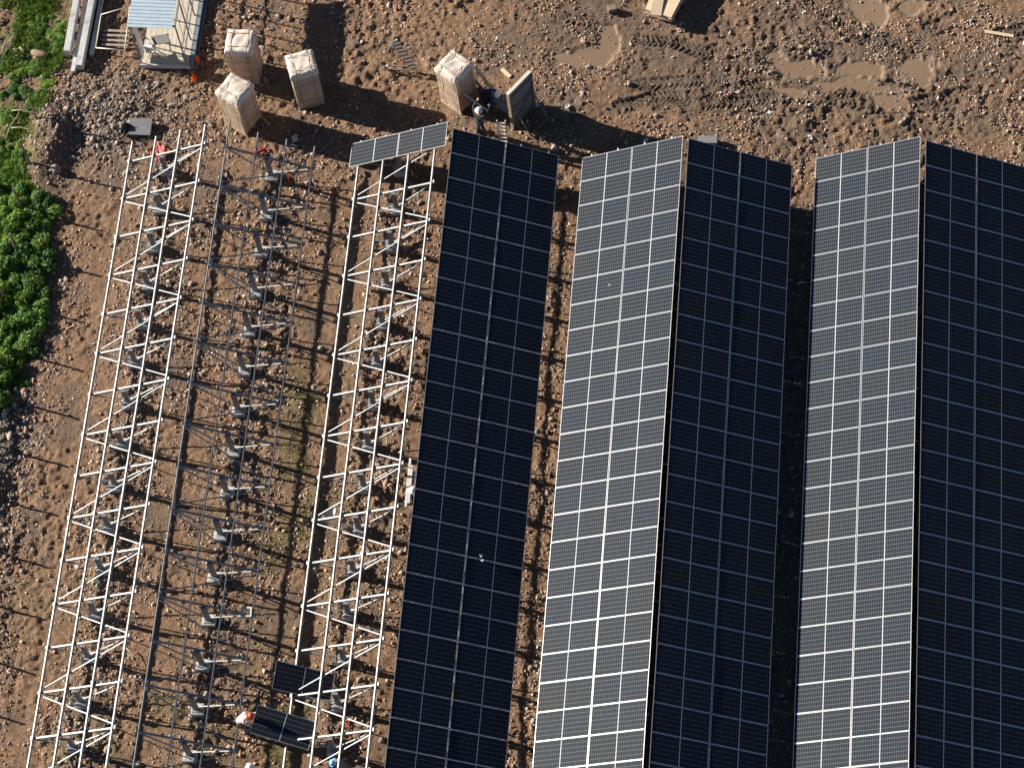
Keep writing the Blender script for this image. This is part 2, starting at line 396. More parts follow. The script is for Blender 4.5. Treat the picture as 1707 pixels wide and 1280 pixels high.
# shared steel parts (local to a table: origin on the ridge line, s = -1 falls to the left, +1 to the right)
def slope_pt(s, d, drop=0.0):      # point at distance d down the slope, 'drop' below the panel plane
    return Vector((s*d*CT - s*ST*drop*-1*-1, 0, -d*ST - CT*drop))
def table(name, label, xr, zr, y_top, s, n_beam, y_beam0, post_d, rows=(), rail_y=(None, None), detail=True, group=None, skip=None, hgt=2.6):
    root = empty(name, (xr, y_top, zr-hgt)); tag(root, label, 'solar array' if len(rows) > 3 else 'mounting frame', group)
    up = hgt                                                   # ridge height above the root
    rot = (0, s*TAU, 0)
    y0, y1 = rail_y
    nrm = Vector((s*ST, 0, CT))
    def P(d, drop): return Vector((s*d*CT, 0, up-d*ST)) - nrm*drop
    for d in RAILS:
        p = P(d, .088)
        MB().box((0, 0, 0), (.05, abs(y1-y0), .10)).build('rail', M['galv'], root, (p.x, (y0+y1)/2-y_top, p.z), rot)
    if 'beam' not in SH:
        SH['beam'] = MB().box((0, 0, 0), (3.86, .062, .10)).mesh('beam'); SH['beam'].materials.append(M['galv'])
        SH['post'] = MB().box((0, 0, 0), (.20, .11, 1.0)).mesh('post'); SH['post'].materials.append(M['galv_d'])
        f = MB(); f.box((0, 0, -.10), (.50, .44, .72)); f.box((0, 0, .275), (.40, .34, .03))
        SH['foot'] = f.mesh('footing'); SH['foot'].materials.append(M['concrete'])
        SH['plate'] = MB().box((0, 0, 0), (.30, .26, .02)).mesh('base_plate'); SH['plate'].materials.append(M['galv'])
        SH['clip'] = MB().box((0, 0, 0), (.14, .13, .09)).mesh('clip'); SH['clip'].materials.append(M['galv'])
    for i in range(n_beam):
        y = y_beam0 - 1.805*i - y_top + rnd.uniform(-.015, .015)
        c = P((RAILS[0]+RAILS[3])/2, .19)
        link('beam', SH['beam'], None, root, (c.x, y, c.z), rot)
        b = P(post_d, .24); gzv = G(xr+b.x, y+y_top)-(zr-hgt)
        gzv = min(max(gzv, -.15), .35)
        ph = b.z-(gzv+.28)
        po = link('post', SH['post'], None, root, (b.x, y-.1, (b.z+gzv+.28)/2+.03), (0, 0, 0)); po.scale = (1, 1, ph+.06)
        link('footing', SH['foot'], None, root, (b.x+rnd.uniform(-.03, .03), y-.1+rnd.uniform(-.03, .03), gzv), (0, 0, rnd.uniform(-.05, .05)))
        link('base_plate', SH['plate'], None, root, (b.x, y-.1, gzv+.302), (0, 0, 0))
        for k, dd in enumerate((.62, 4.05)):
            e = P(dd, .245); sgn = (-1 if dd > post_d else 1)*(-s)
            a = Vector((b.x+sgn*.12, 0, gzv+.36))
            key = 'strut%d%d%.2f%.1f' % (s, k, post_d, gzv)
            if key not in SH:
                SH[key] = MB().bar(a-Vector((b.x, 0, gzv)), Vector((e.x-b.x, 0, e.z-gzv)), .045, .045).mesh('strut'); SH[key].materials.append(M['galv'])
            link('strut', SH[key], None, root, (b.x, y-.03, gzv))
        if detail:
            for d in (RAILS[0], RAILS[3]):
                p = P(d+(.05 if d > 2 else -.05), .125); link('clip', SH['clip'], None, root, (p.x, y, p.z), rot)
        if detail and i < n_beam-1 and not (skip and i in skip):
            hi, lo = P(RAILS[0]+.06, .16), P(RAILS[3]-.06, .16)
            ya, yb = y-.16, y-1.805+.16
            if (i+(0 if s < 0 else 1)) % 2 == 0: a, b2 = (lo.x, yb, lo.z), (hi.x, ya, hi.z)
            else: a, b2 = (lo.x, ya, lo.z), (hi.x, yb, hi.z)
            MB().bar(a, b2, .04, .04, up=nrm).build('brace', M['galv'], root)
    for (r, cols) in rows:
        y = -(r+.5)*PITCH
        for cidx in cols:
            d = ML/2+.002 if cidx == 0 else LS-ML/2-.002
            p = P(d, 0)
            q = panel(root, (p.x+rnd.uniform(-.003, .003), y+rnd.uniform(-.004, .004), p.z+rnd.uniform(-.002, .002)), (rnd.uniform(-.002, .002), s*TAU+rnd.uniform(-.0025, .0025), rnd.uniform(-.001, .001)))
    return root
SH = {}
full = [(r, (0, 1)) for r in range(25)]
GA = 'bare mounting frames'; GB = 'panel covered arrays'
table('mounting_frame', 'bare sunlit steel frame at far left, nearest the green bank', -8.1, 2.6, -25.8, -1, 16, -26.63, 2.62, (), (-25.75, -54.6), group=GA)
table('mounting_frame', 'bare steel frame in blue shade, second from the left', -8.0, 2.56, -25.8, 1, 16, -26.71, 2.28, (), (-25.7, -54.6), group=GA)
fr3 = table('mounting_frame', 'steel frame with two solar panels fixed only at its top end', 1.351, 2.278, -25.28, -1, 16, -26.15, 2.36, [(0, (0, 1))], (-25.2, -54.6), group=GA)
table('solar_array', 'dark panel array right of the bare frames, shaded side', 1.612, 2.323, -25.62, 1, 16, -26.6, 2.3, full, (-25.5, -54.6), group=GB)
table('solar_array', 'bright sunlit panel array in the middle of the picture', 10.858, 2.006, -25.495, -1, 16, -26.5, 2.3, full, (-25.37, -54.4), False, GB)
table('solar_array', 'dark panel array between the two bright sunlit arrays', 11.081, 1.948, -25.566, 1, 16, -26.6, 2.3, full, (-25.5, -54.4), False, GB)
table('solar_array', 'bright sunlit panel array nearest the right edge', 20.311, 1.413, -24.851, -1, 16, -26.0, 2.3, full, (-24.75, -53.8), False, GB)
table('solar_array', 'dark panel array cut off by the right edge', 20.530, 1.331, -24.987, 1, 16, -26.0, 2.3, full, (-24.9, -53.8), False, GB)

# ------------------------------------------------------------------ loose panels on the third frame
def oriented_panel(name, label, p_left, p_right, wdir):
    pl, pr = Vector(p_left), Vector(p_right); x = (pr-pl).normalized(); y = Vector(wdir); y = (y-x*y.dot(x)).normalized(); z = x.cross(y)
    R = Matrix((x, y, z)).transposed()
    e = link(name, GLASS, None, None, (pl+pr)/2, R.to_euler()); link('frame', FRAME, None, e)
    tag(e, label, 'solar panel', 'loose solar panels'); return e
oriented_panel('loose_solar_panel', 'loose dark solar panel lying under the rails of the third frame', (-3.09, -49.0, .92), (-1.02, -49.1, .10), (0, 1, 0))
oriented_panel('loose_solar_panel', 'dark solar panel being carried by the worker in an orange helmet', (-3.62, -50.85, 1.12), (-1.47, -51.2, .52), (.2, 1, 0))

# ------------------------------------------------------------------ shrink wrapped crates of panels
def film_material(name, base_c, film, amount):
    t = NT(name); tc = t.n('ShaderNodeTexCoord'); v = tc.outputs['Object']
    n1 = t.noise(2.2, 6, .65, v, 1.5); n2 = t.noise(7, 4, .6, v, 2.0)
    f = t.ramp(n1.outputs[0], [(.35, (0, 0, 0, 1)), (.7, (1, 1, 1, 1))])
    c = t.mix(t.math('ADD', amount, t.math('MULTIPLY', f, .35)), base_c, film)
    t.l(c, t.b.inputs['Base Color']); t.b.inputs['Roughness'].default_value = .5
    t.b.inputs['Coat Weight'].default_value = .35; t.b.inputs['Coat Roughness'].default_value = .22
    h = t.math('ADD', n1.outputs[0], t.math('MULTIPLY', n2.outputs[0], .5)); t.bump(h, .6, .05)
    return t.m
M['card'] = film_material('wrapped_cardboard', (.44, .31, .20, 1), (.60, .49, .38, 1), .3)
M['film'] = film_material('white_film', (.56, .47, .38, 1), (.68, .60, .52, 1), .3)
M['strap'] = simple('strap', (.30, .215, .15, 1), .5, 0, .2, 8)
def crate(label, cx, cy, rz, a=1.12, b=1.12, h=2.5, seed=0):
    r = random.Random(seed)
    g = base(cx, cy)+.0
    root = empty('panel_crate', (cx, cy, float(g)), rz); tag(root, label, 'crate', 'wrapped panel crates')
    m = MB()                                                    # pallet
    for yy in (-b/2+.06, 0, b/2-.06): m.box((0, yy, .02), (a, .10, .14))
    for k in range(6): m.box((-a/2+.09+k*(a-.18)/5, 0, .105), (.14, b, .028))
    m.build('pallet', M['board'], root)
    bm = bmesh.new(); bmesh.ops.create_cube(bm, size=1); bmesh.ops.subdivide_edges(bm, edges=bm.edges[:], cuts=7, use_grid_fill=True)
    for v in bm.verts:
        x, y, z = v.co; k = .012*math.sin(9*z+x*4+seed)+.01*math.sin(7*y-5*z+seed*2)
        bul = .03*(1-(2*z)**2)
        if abs(x) > .499: x += math.copysign(k+bul*(1-(2*y)**2), x)
        if abs(y) > .499: y += math.copysign(k+bul*(1-(2*x)**2), y)
        v.co = (x*(a-.04), y*(b-.04), .125+(z+.5)*(h-.16))
    me = bpy.data.meshes.new('carton'); bm.to_mesh(me); bm.free()
    o = link('carton', me, M['card'], root); mo = o.modifiers.new('bevel', 'BEVEL'); mo.width = .02; mo.segments = 2; mo.limit_method = 'ANGLE'
    # white film cap, draped over the top and hanging about 0.3 m down the sides
    bm = bmesh.new(); n = 14
    g_ = [[None]*(n+1) for _ in range(n+1)]
    def prof(t):      # t in -1..1 -> (lateral -.5...5, drop)
        k = .80
        return (t/k*.5, 0) if abs(t) <= k else (math.copysign(.5, t), (abs(t)-k)/(1-k))
    for i in range(n+1):
        for j in range(n+1):
            u, v = -1+2*i/n, -1+2*j/n
            px, dx = prof(u); py, dy = prof(v); d = min(1.0, max(dx, dy)); corner = min(dx, dy)
            hang = (.30+.05*math.sin(i*1.7+j*.9+seed))*d
            z = h-.005-hang+(.018*math.sin(5*px+8*py+seed)+.012*math.sin(17*px-9*py+seed)+r.uniform(-.006, .006))*(1-d)
            ox = 1+.035*d-.05*corner
            g_[i][j] = bm.verts.new((px*(a+.03)*ox, py*(b+.03)*ox, z))
    for i in range(n):
        for j in range(n): bm.faces.new((g_[i][j], g_[i+1][j], g_[i+1][j+1], g_[i][j+1]))
    me = bpy.data.meshes.new('film_cap'); bm.to_mesh(me); bm.free()
    for p in me.polygons: p.use_smooth = True
    o = link('film_cap', me, M['film'], root)
    for xx in (-.3, .3):
        m = MB(); w = .026
        m.box((xx*a, 0, h+.014), (w, b+.07, .006)); m.box((xx*a, b/2+.032, h/2+.06), (w, .006, h-.16)); m.box((xx*a, -b/2-.032, h/2+.06), (w, .006, h-.16)); m.build('strap', M['strap'], root)
    for yy in (-.3, .3):
        m = MB(); w = .026
        m.box((0, yy*b, h+.020), (a+.07, w, .006)); m.box((a/2+.032, yy*b, h/2+.06), (.006, w, h-.16)); m.box((-a/2-.032, yy*b, h/2+.06), (.006, w, h-.16)); m.build('strap', M['strap'], root)
    for zz in (.6, 1.15, 1.7):
        m = MB(); e = .016
        for sx in (-1, 1): m.box((sx*(a/2+.022), 0, zz), (.006, b+.03, e)); m.box((0, sx*(b/2+.022), zz), (a+.03, .006, e))
        m.build('seam', M['strap'], root)
    return root
crate('wrapped crate in front of two others, turned corner-on', -7.55, -24.02, math.radians(-29), seed=1)
crate('wrapped crate with one side in deep shade, right of the pair', -4.93, -22.72, math.radians(19.5), seed=2)
crate('wrapped crate standing behind the corner-on crate, beside the hut', -7.62, -21.68, math.radians(-1), seed=3)
crate('wrapped crate beside the workers and the upright panel rack', 1.38, -22.66, math.radians(-35), seed=4)

# ------------------------------------------------------------------ open hut with a pale corrugated roof
hx0, hx1, hy0, hy1 = -12.22, -10.16, -21.5, -16.4
hut = empty('site_hut', ((hx0+hx1)/2, (hy0+hy1)/2, 0)); tag(hut, 'open-sided hut with pale blue corrugated roof and board floor', 'hut')
ox, oy = (hx0+hx1)/2, (hy0+hy1)/2; hw, hl = hx1-hx0, hy1-hy0
flo = MB().box((0, 0, .17), (hw, hl, .20)).build('floor', M['skirt'], hut)
nb = 9
for k in range(nb):
    MB().box((-hw/2+hw/nb*(k+.5), 0, .288), (hw/nb-.012, hl-.01, .03)).build('plank', M['floor'], flo)
MB().box((0, -hl/2-.03, .20), (hw+.06, .05, .24)).build('front_sill', M['wallsheet'], hut)
MB().box((hw/2+.10, 0, .16), (.16, hl, .30)).build('side_skirt', M['skirt'], hut)
MB().box((hw/2+.26, 0, .06), (.08, hl, .12)).build('skid', M['galv_d'], hut)
RH = 3.13
m = MB(); nr = 60; w0, w1 = -hw/2-.02, hw/2-.20
vs = []; fs = []
for k in range(nr*4+1):
    y = -hl/2-.12+(hl+.2)*k/(nr*4); z = RH+(.022 if (k % 8) in (0, 1) else 0)
    vs += [(w0, y, z+.03), (w1, y, z-.03)]
for k in range(nr*4): fs.append((2*k, 2*k+1, 2*k+3, 2*k+2))
m.add(vs, fs); o = m.build('roof', M['roof'], hut); so = o.modifiers.new('solid', 'SOLIDIFY'); so.thickness = .012
for sx in (-hw/2+.04, hw/2-.10):
    for k in range(5): MB().box((sx, -hl/2+.05+k*(hl-.1)/4, RH/2+.12), (.05, .05, RH-.36)).build('post', M['galv_d'], hut)
MB().box((-.03, -hl/2+.05, RH-.09), (hw-.1, .05, .06)).build('roof_beam', M['galv_d'], hut)
MB().box((hw/2-.10, 0, RH-.09), (.05, hl-.18, .06)).build('roof_beam', M['galv_d'], hut)
MB().box((-hw/2+.10, -hl/2+.36, RH/2+.16), (.02, .46, RH-.56)).build('side_sheet', M['wallsheet'], hut)
for z in (.95, 1.42): MB().box((hw/2-.10, 0, z), (.035, hl-.18, .06)).build('rail', M['galv_d'], hut)
for k in range(5): MB().box((hw/2-.10, -hl/2+.62+k*1.0, RH/2+.10), (.016, .016, RH-.44)).build('bar', M['galv_d'], hut)
t = empty('work_table', (-11.35, -20.75, .305), math.radians(12)); tag(t, 'small dark table standing inside the open hut', 'table')
MB().box((0, 0, .74), (.75, .45, .035)).build('table_top', M['greysheet'], t)
for sx in (-.33, .33):
    for sy in (-.18, .18): MB().box((sx, sy, .36), (.04, .04, .72)).build('leg', M['galv_d'], t)
t = empty('folding_chair', (-11.85, -20.95, .305), math.radians(-60)); tag(t, 'white folding chair near the left side of the hut', 'chair')
MB().box((0, 0, .44), (.42, .40, .03)).build('seat', M['white'], t)
MB().box((0, .20, .70), (.42, .03, .26)).build('backrest', M['white'], t)
for sx in (-.19, .19):
    MB().bar((sx, -.2, 0), (sx, .20, .82), .03, .03).build('leg', M['white'], t); MB().bar((sx, .22, 0), (sx, -.15, .43), .03, .03).build('leg', M['white'], t)

# ------------------------------------------------------------------ concrete beams, pipe frame, slats by the hut
def block_beam(label, p0, p1, w, h, z, mat):
    mid = (Vector(p0)+Vector(p1))/2; d = Vector(p1)-Vector(p0)
    b = MB().box((0, 0, 0), (w, d.length, h)).build('concrete_beam', mat, None, (mid.x, mid.y, z), (0, 0, math.atan2(d.y, d.x)-PI/2), bevel=.012)
    tag(b, label, 'concrete beam', 'concrete beams by the hut'); return b
block_beam('leftmost pale concrete beam, lying against the grass', (-15.44, -21.05, 0), (-15.42, -13.5, 0), .27, .30, .36, M['concrete_l'])
block_beam('thin concrete beam that reaches furthest left of the pair', (-15.12, -21.88, 0), (-15.10, -13.5, 0), .17, .18, .12, M['concrete_l'])
block_beam('thick pale concrete beam with the lowest end of the four', (-14.80, -21.76, 0), (-14.72, -13.5, 0), .27, .36, .33, M['concrete_l'])
block_beam('thin concrete beam nearest the pipe frame', (-14.47, -21.0, 0), (-14.42, -13.5, 0), .16, .18, .12, M['concrete_l'])
t = empty('pipe_frame', (-13.6, -19.8, 0)); tag(t, 'pale four-sided pipe frame lying on the ground beside the hut', 'pipe frame')
cs = [(-14.26, -20.75), (-14.28, -19.05), (-13.10, -18.6), (-13.0, -20.85)]
for (ax, ay), (bx, by) in zip(cs, cs[1:]+cs[:1]):
    MB().tube([(ax+13.6, ay+19.8, .34), (bx+13.6, by+19.8, .34)], .027).build('pipe', M['pipe'], t, smooth=True)
for k in range(4):
    y = -19.75-.24*k
    b = MB().box((0, 0, 0), (1.15, .11, .05)).build('timber_offcut', M['deadwood'], None, (-13.53, y, G(-13.53, y)+.17-.01*k), (.05, .02, rnd.uniform(-.03, .06)))
    tag(b, 'weathered wooden slat in the pile inside the pipe frame', 'slat', 'slats inside the pipe frame')

# ------------------------------------------------------------------ upright rack with the opened crate
rk = empty('panel_rack', (4.10, -23.45, 0), math.radians(54)); tag(rk, 'upright wooden panel rack with battens and braces beside the workers', 'rack')
Lr = 1.36
MB().box((0, 0, 1.30), (Lr-.02, .09, 2.30)).build('board', M['greysheet'], rk)
MB().box((0, 0, 2.47), (Lr+.06, .15, .05)).build('top_rail', M['fabric'], rk)
for sx in (-1, 1): MB().box((sx*(Lr/2), -.02, 1.22), (.09, .17, 2.44)).build('upright', M['oldwood'], rk)
for zz in (.25, 1.25, 2.1): MB().box((0, -.075, zz), (Lr-.11, .05, .09)).build('batten', M['oldwood'], rk)
MB().bar((-.5, -.078, .35), (.5, -.078, 1.2), .08, .035, up=(0, 1, 0)).build('batten', M['oldwood'], rk)
for sx in (-.55, .55):
    MB().bar((sx, -.08, 1.5), (sx, -.86, .04), .05, .05).build('brace', M['oldwood'], rk); MB().bar((sx, -.08, .08), (sx, -.9, .04), .05, .05).build('brace', M['oldwood'], rk)
MB().bar((-.6, -.88, .04), (.6, -.88, .04), .05, .05).build('brace', M['oldwood'], rk)
m = MB(); m.add([(-.70, .10, 1.0), (.36, .10, 1.10), (.30, 1.0, .55), (-.66, 1.45, .40)], [(0, 1, 2, 3)]); o = m.build('grey_panel', M['greysheet'], rk); o.modifiers.new('s', 'SOLIDIFY').thickness = .035
MB().bar((.12, .05, 1.32), (.15, .55, 1.32), .05, .05).build('arm', M['board'], rk)
MB().bar((-.62, .05, 1.05), (-.55, 1.25, 1.02), .03, .03).build('arm', M['galv'], rk)
def plank(label, p0, p1, w, h, mat, group=None, name='plank', cat='plank'):
    p0, p1 = Vector(p0), Vector(p1); d = p1-p0; x = d.normalized(); y = Vector((0, 0, 1)).cross(x).normalized(); z = x.cross(y)
    o = MB().box((0, 0, 0), (d.length, w, h)).build(name, mat, None, (p0+p1)/2, Matrix((x, y, z)).transposed().to_euler(), bevel=.005)
    return tag(o, label, cat, group)
plank('timber plank propped on the crate next to the workers, upper one', (2.10, -22.05, 1.55), (3.02, -22.62, .05), .13, .05, M['board'], 'propped planks')
plank('timber plank propped on the crate next to the workers, lower one', (1.92, -22.35, 1.30), (2.78, -22.75, .05), .13, .05, M['oldwood'], 'propped planks')
plank('short pale board lying alone behind the rack', (3.02, -21.16, G(3.1, -21.2)+.05), (3.42, -21.55, G(3.4, -21.5)+.05), .17, .03, M['ply'], None, 'short_board', 'board')
# ladder standing at the end of the dark array
ld = empty('ladder', (3.42, -24.95, base(3.42, -24.95))); tag(ld, 'small pale ladder standing at the end of the dark array', 'ladder')
for sx in (-.17, .17): MB().bar((sx, 0, .0), (sx, .18, 1.75), .045, .06).build('side_rail', M['pipe'], ld)
for k in range(7):
    f = .10+k*.135; MB().bar((-.15, .18*f, 1.75*f), (.15, .18*f, 1.75*f), .05, .03).build('rung', M['pipe'], ld)

# ------------------------------------------------------------------ barrier, boards and small things
def striped():
    t = NT('barrier_stripes'); tc = t.n('ShaderNodeTexCoord'); s = t.n('ShaderNodeSeparateXYZ'); t.l(tc.outputs['Object'], s.inputs[0])
    q = t.math('ADD', s.outputs[0], t.math('MULTIPLY', s.outputs[2], .55)); q = t.math('MODULO', t.math('ADD', q, 10.0), .24); f = t.math('LESS_THAN', q, .10)
    c = t.mix(f, (.24, .17, .13, 1), (.78, .74, .67, 1)); t.l(c, t.b.inputs['Base Color']); t.b.inputs['Roughness'].default_value = .5; return t.m
M['stripe'] = striped()
ba = empty('barrier', (-.62, -21.45, 0)); tag(ba, 'striped barrier board propped up on a thin pole behind the crates', 'barrier')
p0, p1 = Vector((.05, -.02, .35)), Vector((-.62, .05, 2.25)); d = (p1-p0); x = d.normalized(); n_ = Vector((.1, -.6, .8)); n_ = (n_-x*n_.dot(x)).normalized(); z = x.cross(n_)
MB().box((0, 0, 0), (d.length, .03, .30)).build('striped_board', M['stripe'], ba, (p0+p1)/2, Matrix((x, n_, z)).transposed().to_euler())
MB().tube([(-1.15, .1, 0), (-.62, .09, 2.2)], .022).build('pole', M['oldwood'], ba)
MB().box((.08, .06, .28), (.09, .09, .62)).build('post', M['white'], ba); MB().box((-1.12, .08, .2), (.09, .09, .44)).build('post', M['white'], ba)
MB().box((-.5, .09, .38), (1.15, .04, .05)).build('cross_bar', M['oldwood'], ba); MB().box((-.5, .09, .12), (1.15, .04, .05)).build('cross_bar', M['oldwood'], ba)

ps = empty('plywood_stack', (9.85, -17.2, base(9.85, -17.2)), math.radians(-21)); tag(ps, 'stack of plywood sheets on bearers at the top edge', 'plywood stack')
for k, yy in enumerate((-1.0, 0, 1.0)): MB().box((0, yy, .12), (1.15, .12, .26)).build('bearer', M['oldwood'], ps)
for k in range(7): MB().box((rnd.uniform(-.03, .03), rnd.uniform(-.04, .04), .29+k*.052), (1.2, 2.5, .045)).build('sheet', M['ply'], ps, rot=(0, 0, rnd.uniform(-.015, .015)))
MB().box((-.47, -.55, .70), (.45, 1.5, .04)).build('loose_board', M['board'], ps, rot=(.06, .05, .28))
MB().box((-.55, -.35, .52), (.5, 1.7, .03)).build('loose_board', M['ply'], ps, rot=(0, .12, .1))
plank('pale narrow board lying on mud near the right edge', (22.95, -18.16, G(22.95, -18.16)+.08), (24.15, -18.33, G(24.15, -18.33)+.07), .15, .04, M['ply'], None, 'narrow_board', 'board')
def block(name, label, loc, size, mat, rz=0, cat='block', bevel=.015):
    o = MB().box((0, 0, 0), size).build(name, mat, None, loc, (rnd.uniform(-.03, .03), rnd.uniform(-.03, .03), rz), bevel=bevel); return tag(o, label, cat)
sl = block('paving_slab', 'flat grey slab propped on stones above the first frame', (-11.8, -24.62, G(-11.8, -24.62)+.22), (.96, .78, .07), M['slab'], .0, 'slab'); sl.rotation_euler = (.10, .02, 0)
block('stone_block', 'grey stone block behind the top end of the middle dark array', (11.75, -24.25, G(11.75, -24.25)+.15), (.78, .36, .34), M['slab'], .02)
block('timber_block', 'small timber block at the top edge left of the plywood', (7.42, -17.95, G(7.42, -17.95)+.12), (.36, .26, .28), M['oldwood'], .3)
bx = empty('wooden_box', (-4.47, -46.53, .86), .05); tag(bx, 'small pale open box hung on the low end of a shaded beam', 'box')
for sx in (-1, 1): MB().box((sx*.17, 0, 0), (.06, .40, .16)).build('side', M['fabric'], bx); MB().box((0, sx*.17, 0), (.28, .06, .16)).build('side', M['fabric'], bx)

def crumple(name, label, cat, loc, size, mat, seed, n=9, hgt=.12, parent=None):
    r = random.Random(seed); vs = []; fs = []
    for i in range(n+1):
        for j in range(n+1):
            u, v = i/n-.5, j/n-.5; ed = 1-.25*r.random()*(abs(u) > .4 or abs(v) > .4)
            x, y = u*size[0]*ed+r.uniform(-.02, .02), v*size[1]*ed+r.uniform(-.02, .02)
            vs.append((x, y, hgt*(.4+.6*math.sin(u*6+seed)*math.cos(v*5+seed*1.3))+r.uniform(-.35, .35)*hgt))
    for i in range(n):
        for j in range(n): k = i*(n+1)+j; fs.append((k, k+1, k+n+2, k+n+1))
    o = MB().add(vs, fs).build(name, mat, None, loc, (0, 0, seed)); o.modifiers.new('s', 'SOLIDIFY').thickness = .01
    return tag(o, label, cat)
crumple('red_sheet', 'crumpled red netting at the top of the first frame', 'netting', (-10.85, -25.75, G(-10.85, -25.75)+.12), (.75, .95), M['redmesh'], 1)
o = empty('red_strap', (-6.6, -25.55, G(-6.6, -25.55))); tag(o, 'tangled red strap at the top of the second frame', 'strap')
for k in range(4):
    pts = [(.30*math.cos(a*.7+k)*(1+.2*math.sin(3*a)), .20*math.sin(a*.7+k*2), .10+.05*math.sin(a*2+k)) for a in range(7)]
    MB().tube(pts, .028, 6).build('loop', M['redmesh'], o)
crumple('pink_bag', 'small pink bag under the fixed panels', 'bag', (-.77, -26.35, G(-.77, -26.35)+.12), (.24, .24), M['pink'], 3, 5, .14)
crumple('pale_sheet', 'pale torn sheet caught on the third frame', 'sheet', (-1.90, -42.05, G(-1.9, -42.05)+.40), (.75, .34), M['fabric'], 4, 8, .12)
crumple('torn_sheet', 'pale scrap of sheet in the shadow of the corner-on crate', 'scrap', (-5.28, -24.85, G(-5.3, -24.85)+.06), (.38, .26), M['fabric'], 5, 5, .05)
plank('short pale batten in the shadow of the corner-on crate', (-5.45, -25.15, G(-5.4, -25.2)+.06), (-5.15, -25.22, G(-5.2, -25.2)+.06), .06, .03, M['white'], None, 'batten', 'batten')
plank('grey batten lying beside the corner-on crate', (-6.72, -23.92, G(-6.7, -24)+.06), (-6.40, -24.2, G(-6.4, -24.2)+.06), .10, .04, M['deadwood'], None, 'batten', 'batten')
crumple('plastic_bag', 'pale blue plastic bag in the shadow of the rack', 'bag', (4.6, -22.95, G(4.6, -22.95)+.1), (.28, .24), M['helmet_b'], 6, 5, .12)
for i, (x, y) in enumerate(((5.9, -22.9), (15.9, -23.75), (14.2, -22.6), (9.2, -24.3))):
    crumple('paper_scrap', ('white paper scrap right of the rack shadow', 'white paper scrap above the right bright array', 'white paper scrap on the dark mud', 'white paper scrap above the middle bright array')[i], 'scrap', (x, y, G(x, y)+.05), (.24, .17), M['white'], 7+i, 4, .05)
for i, (x, y) in enumerate(((-9.92, -22.0), (-9.90, -21.1))):
    o = empty('marker_cone', (x, y, G(x, y))); tag(o, ('orange marker cone in front of the hut corner', 'orange marker cone in the shade along the hut')[i], 'cone')
    MB().box((0, 0, .02), (.26, .26, .04)).build('base', M['orange'], o)
    MB().lathe([(.10, .04), (.035, .42), (.02, .45), (0, .455)], 14).build('cone', M['orange'], o, smooth=True)
crumple('black_bag', 'black plastic sheeting bundled left of the grey slab', 'sheeting', (-12.45, -24.75, G(-12.45, -24.75)+.16), (.55, .65), M['black'], 12, 8, .22)
crumple('black_sheet', 'black plastic sheeting in the middle of the first bay', 'sheeting', (-10.75, -26.85, G(-10.75, -26.85)+.12), (.7, .38), M['black'], 13, 8, .14)
o = empty('cable_coil', (-6.25, -26.85, G(-6.25, -26.85)+.10)); tag(o, 'pale coiled cable lying in the first bay of the second frame', 'cable')
for k in range(3):
    pts = [((.17+.02*k)*math.cos(a*PI/10), (.17+.02*k)*math.sin(a*PI/10)*.9, .03*k+.02*math.sin(a)) for a in range(21)]
    MB().tube(pts, .018, 6, False).build('loop', M['pipe'], o, smooth=True)
plank('orange tipped stake standing in the first bay of the second frame', (-5.30, -26.95, G(-5.3, -26.95)), (-5.25, -26.80, .75), .045, .045, M['orange'], None, 'stake', 'stake')
plank('short orange spirit level standing in the last bay of the third frame', (.02, -51.4, 1.15), (.03, -51.0, 1.75), .05, .07, M['orange'], None, 'spirit_level', 'level')

# rails being carried
for i, (dx, dz) in enumerate(((0, 0), (.10, .02), (.17, -.05))):
    L0, L1 = [(-39.98, -42.05), (-40.3, -41.9), (-40.5, -41.6)][i]
    plank(('pale rail carried at the ridge of the dark array, outer one', 'pale rail carried at the ridge of the dark array, middle one', 'pale rail carried at the ridge of the dark array, inner one')[i], (1.15+dx, L0, 1.22+dz), (1.17+dx, L1, 1.22+dz), .085, .05, M['white'], 'carried rails', 'carried_rail', 'rail')
# droppings / scraps on panels
def on_slope(xr, zr, s, d, y, off=.01): return (xr+s*d*CT+s*ST*off, y, zr-d*ST+CT*off)
for i, (a, lab) in enumerate((((1.612, 2.323, 1, 2.85, -43.95), 'small pale glove lying on the dark array, upper one'), ((1.612, 2.323, 1, 2.92, -44.12), 'small pale glove lying on the dark array, lower one'), ((10.858, 2.006, -1, 2.83, -31.85), 'white scrap lying on the middle bright array'))):
    o = crumple('glove' if i < 2 else 'white_scrap', lab, 'glove' if i < 2 else 'scrap', on_slope(*a, .02), (.13, .10), M['white'], 20+i, 4, .02); o.rotation_euler = (0, a[2]*TAU, i)

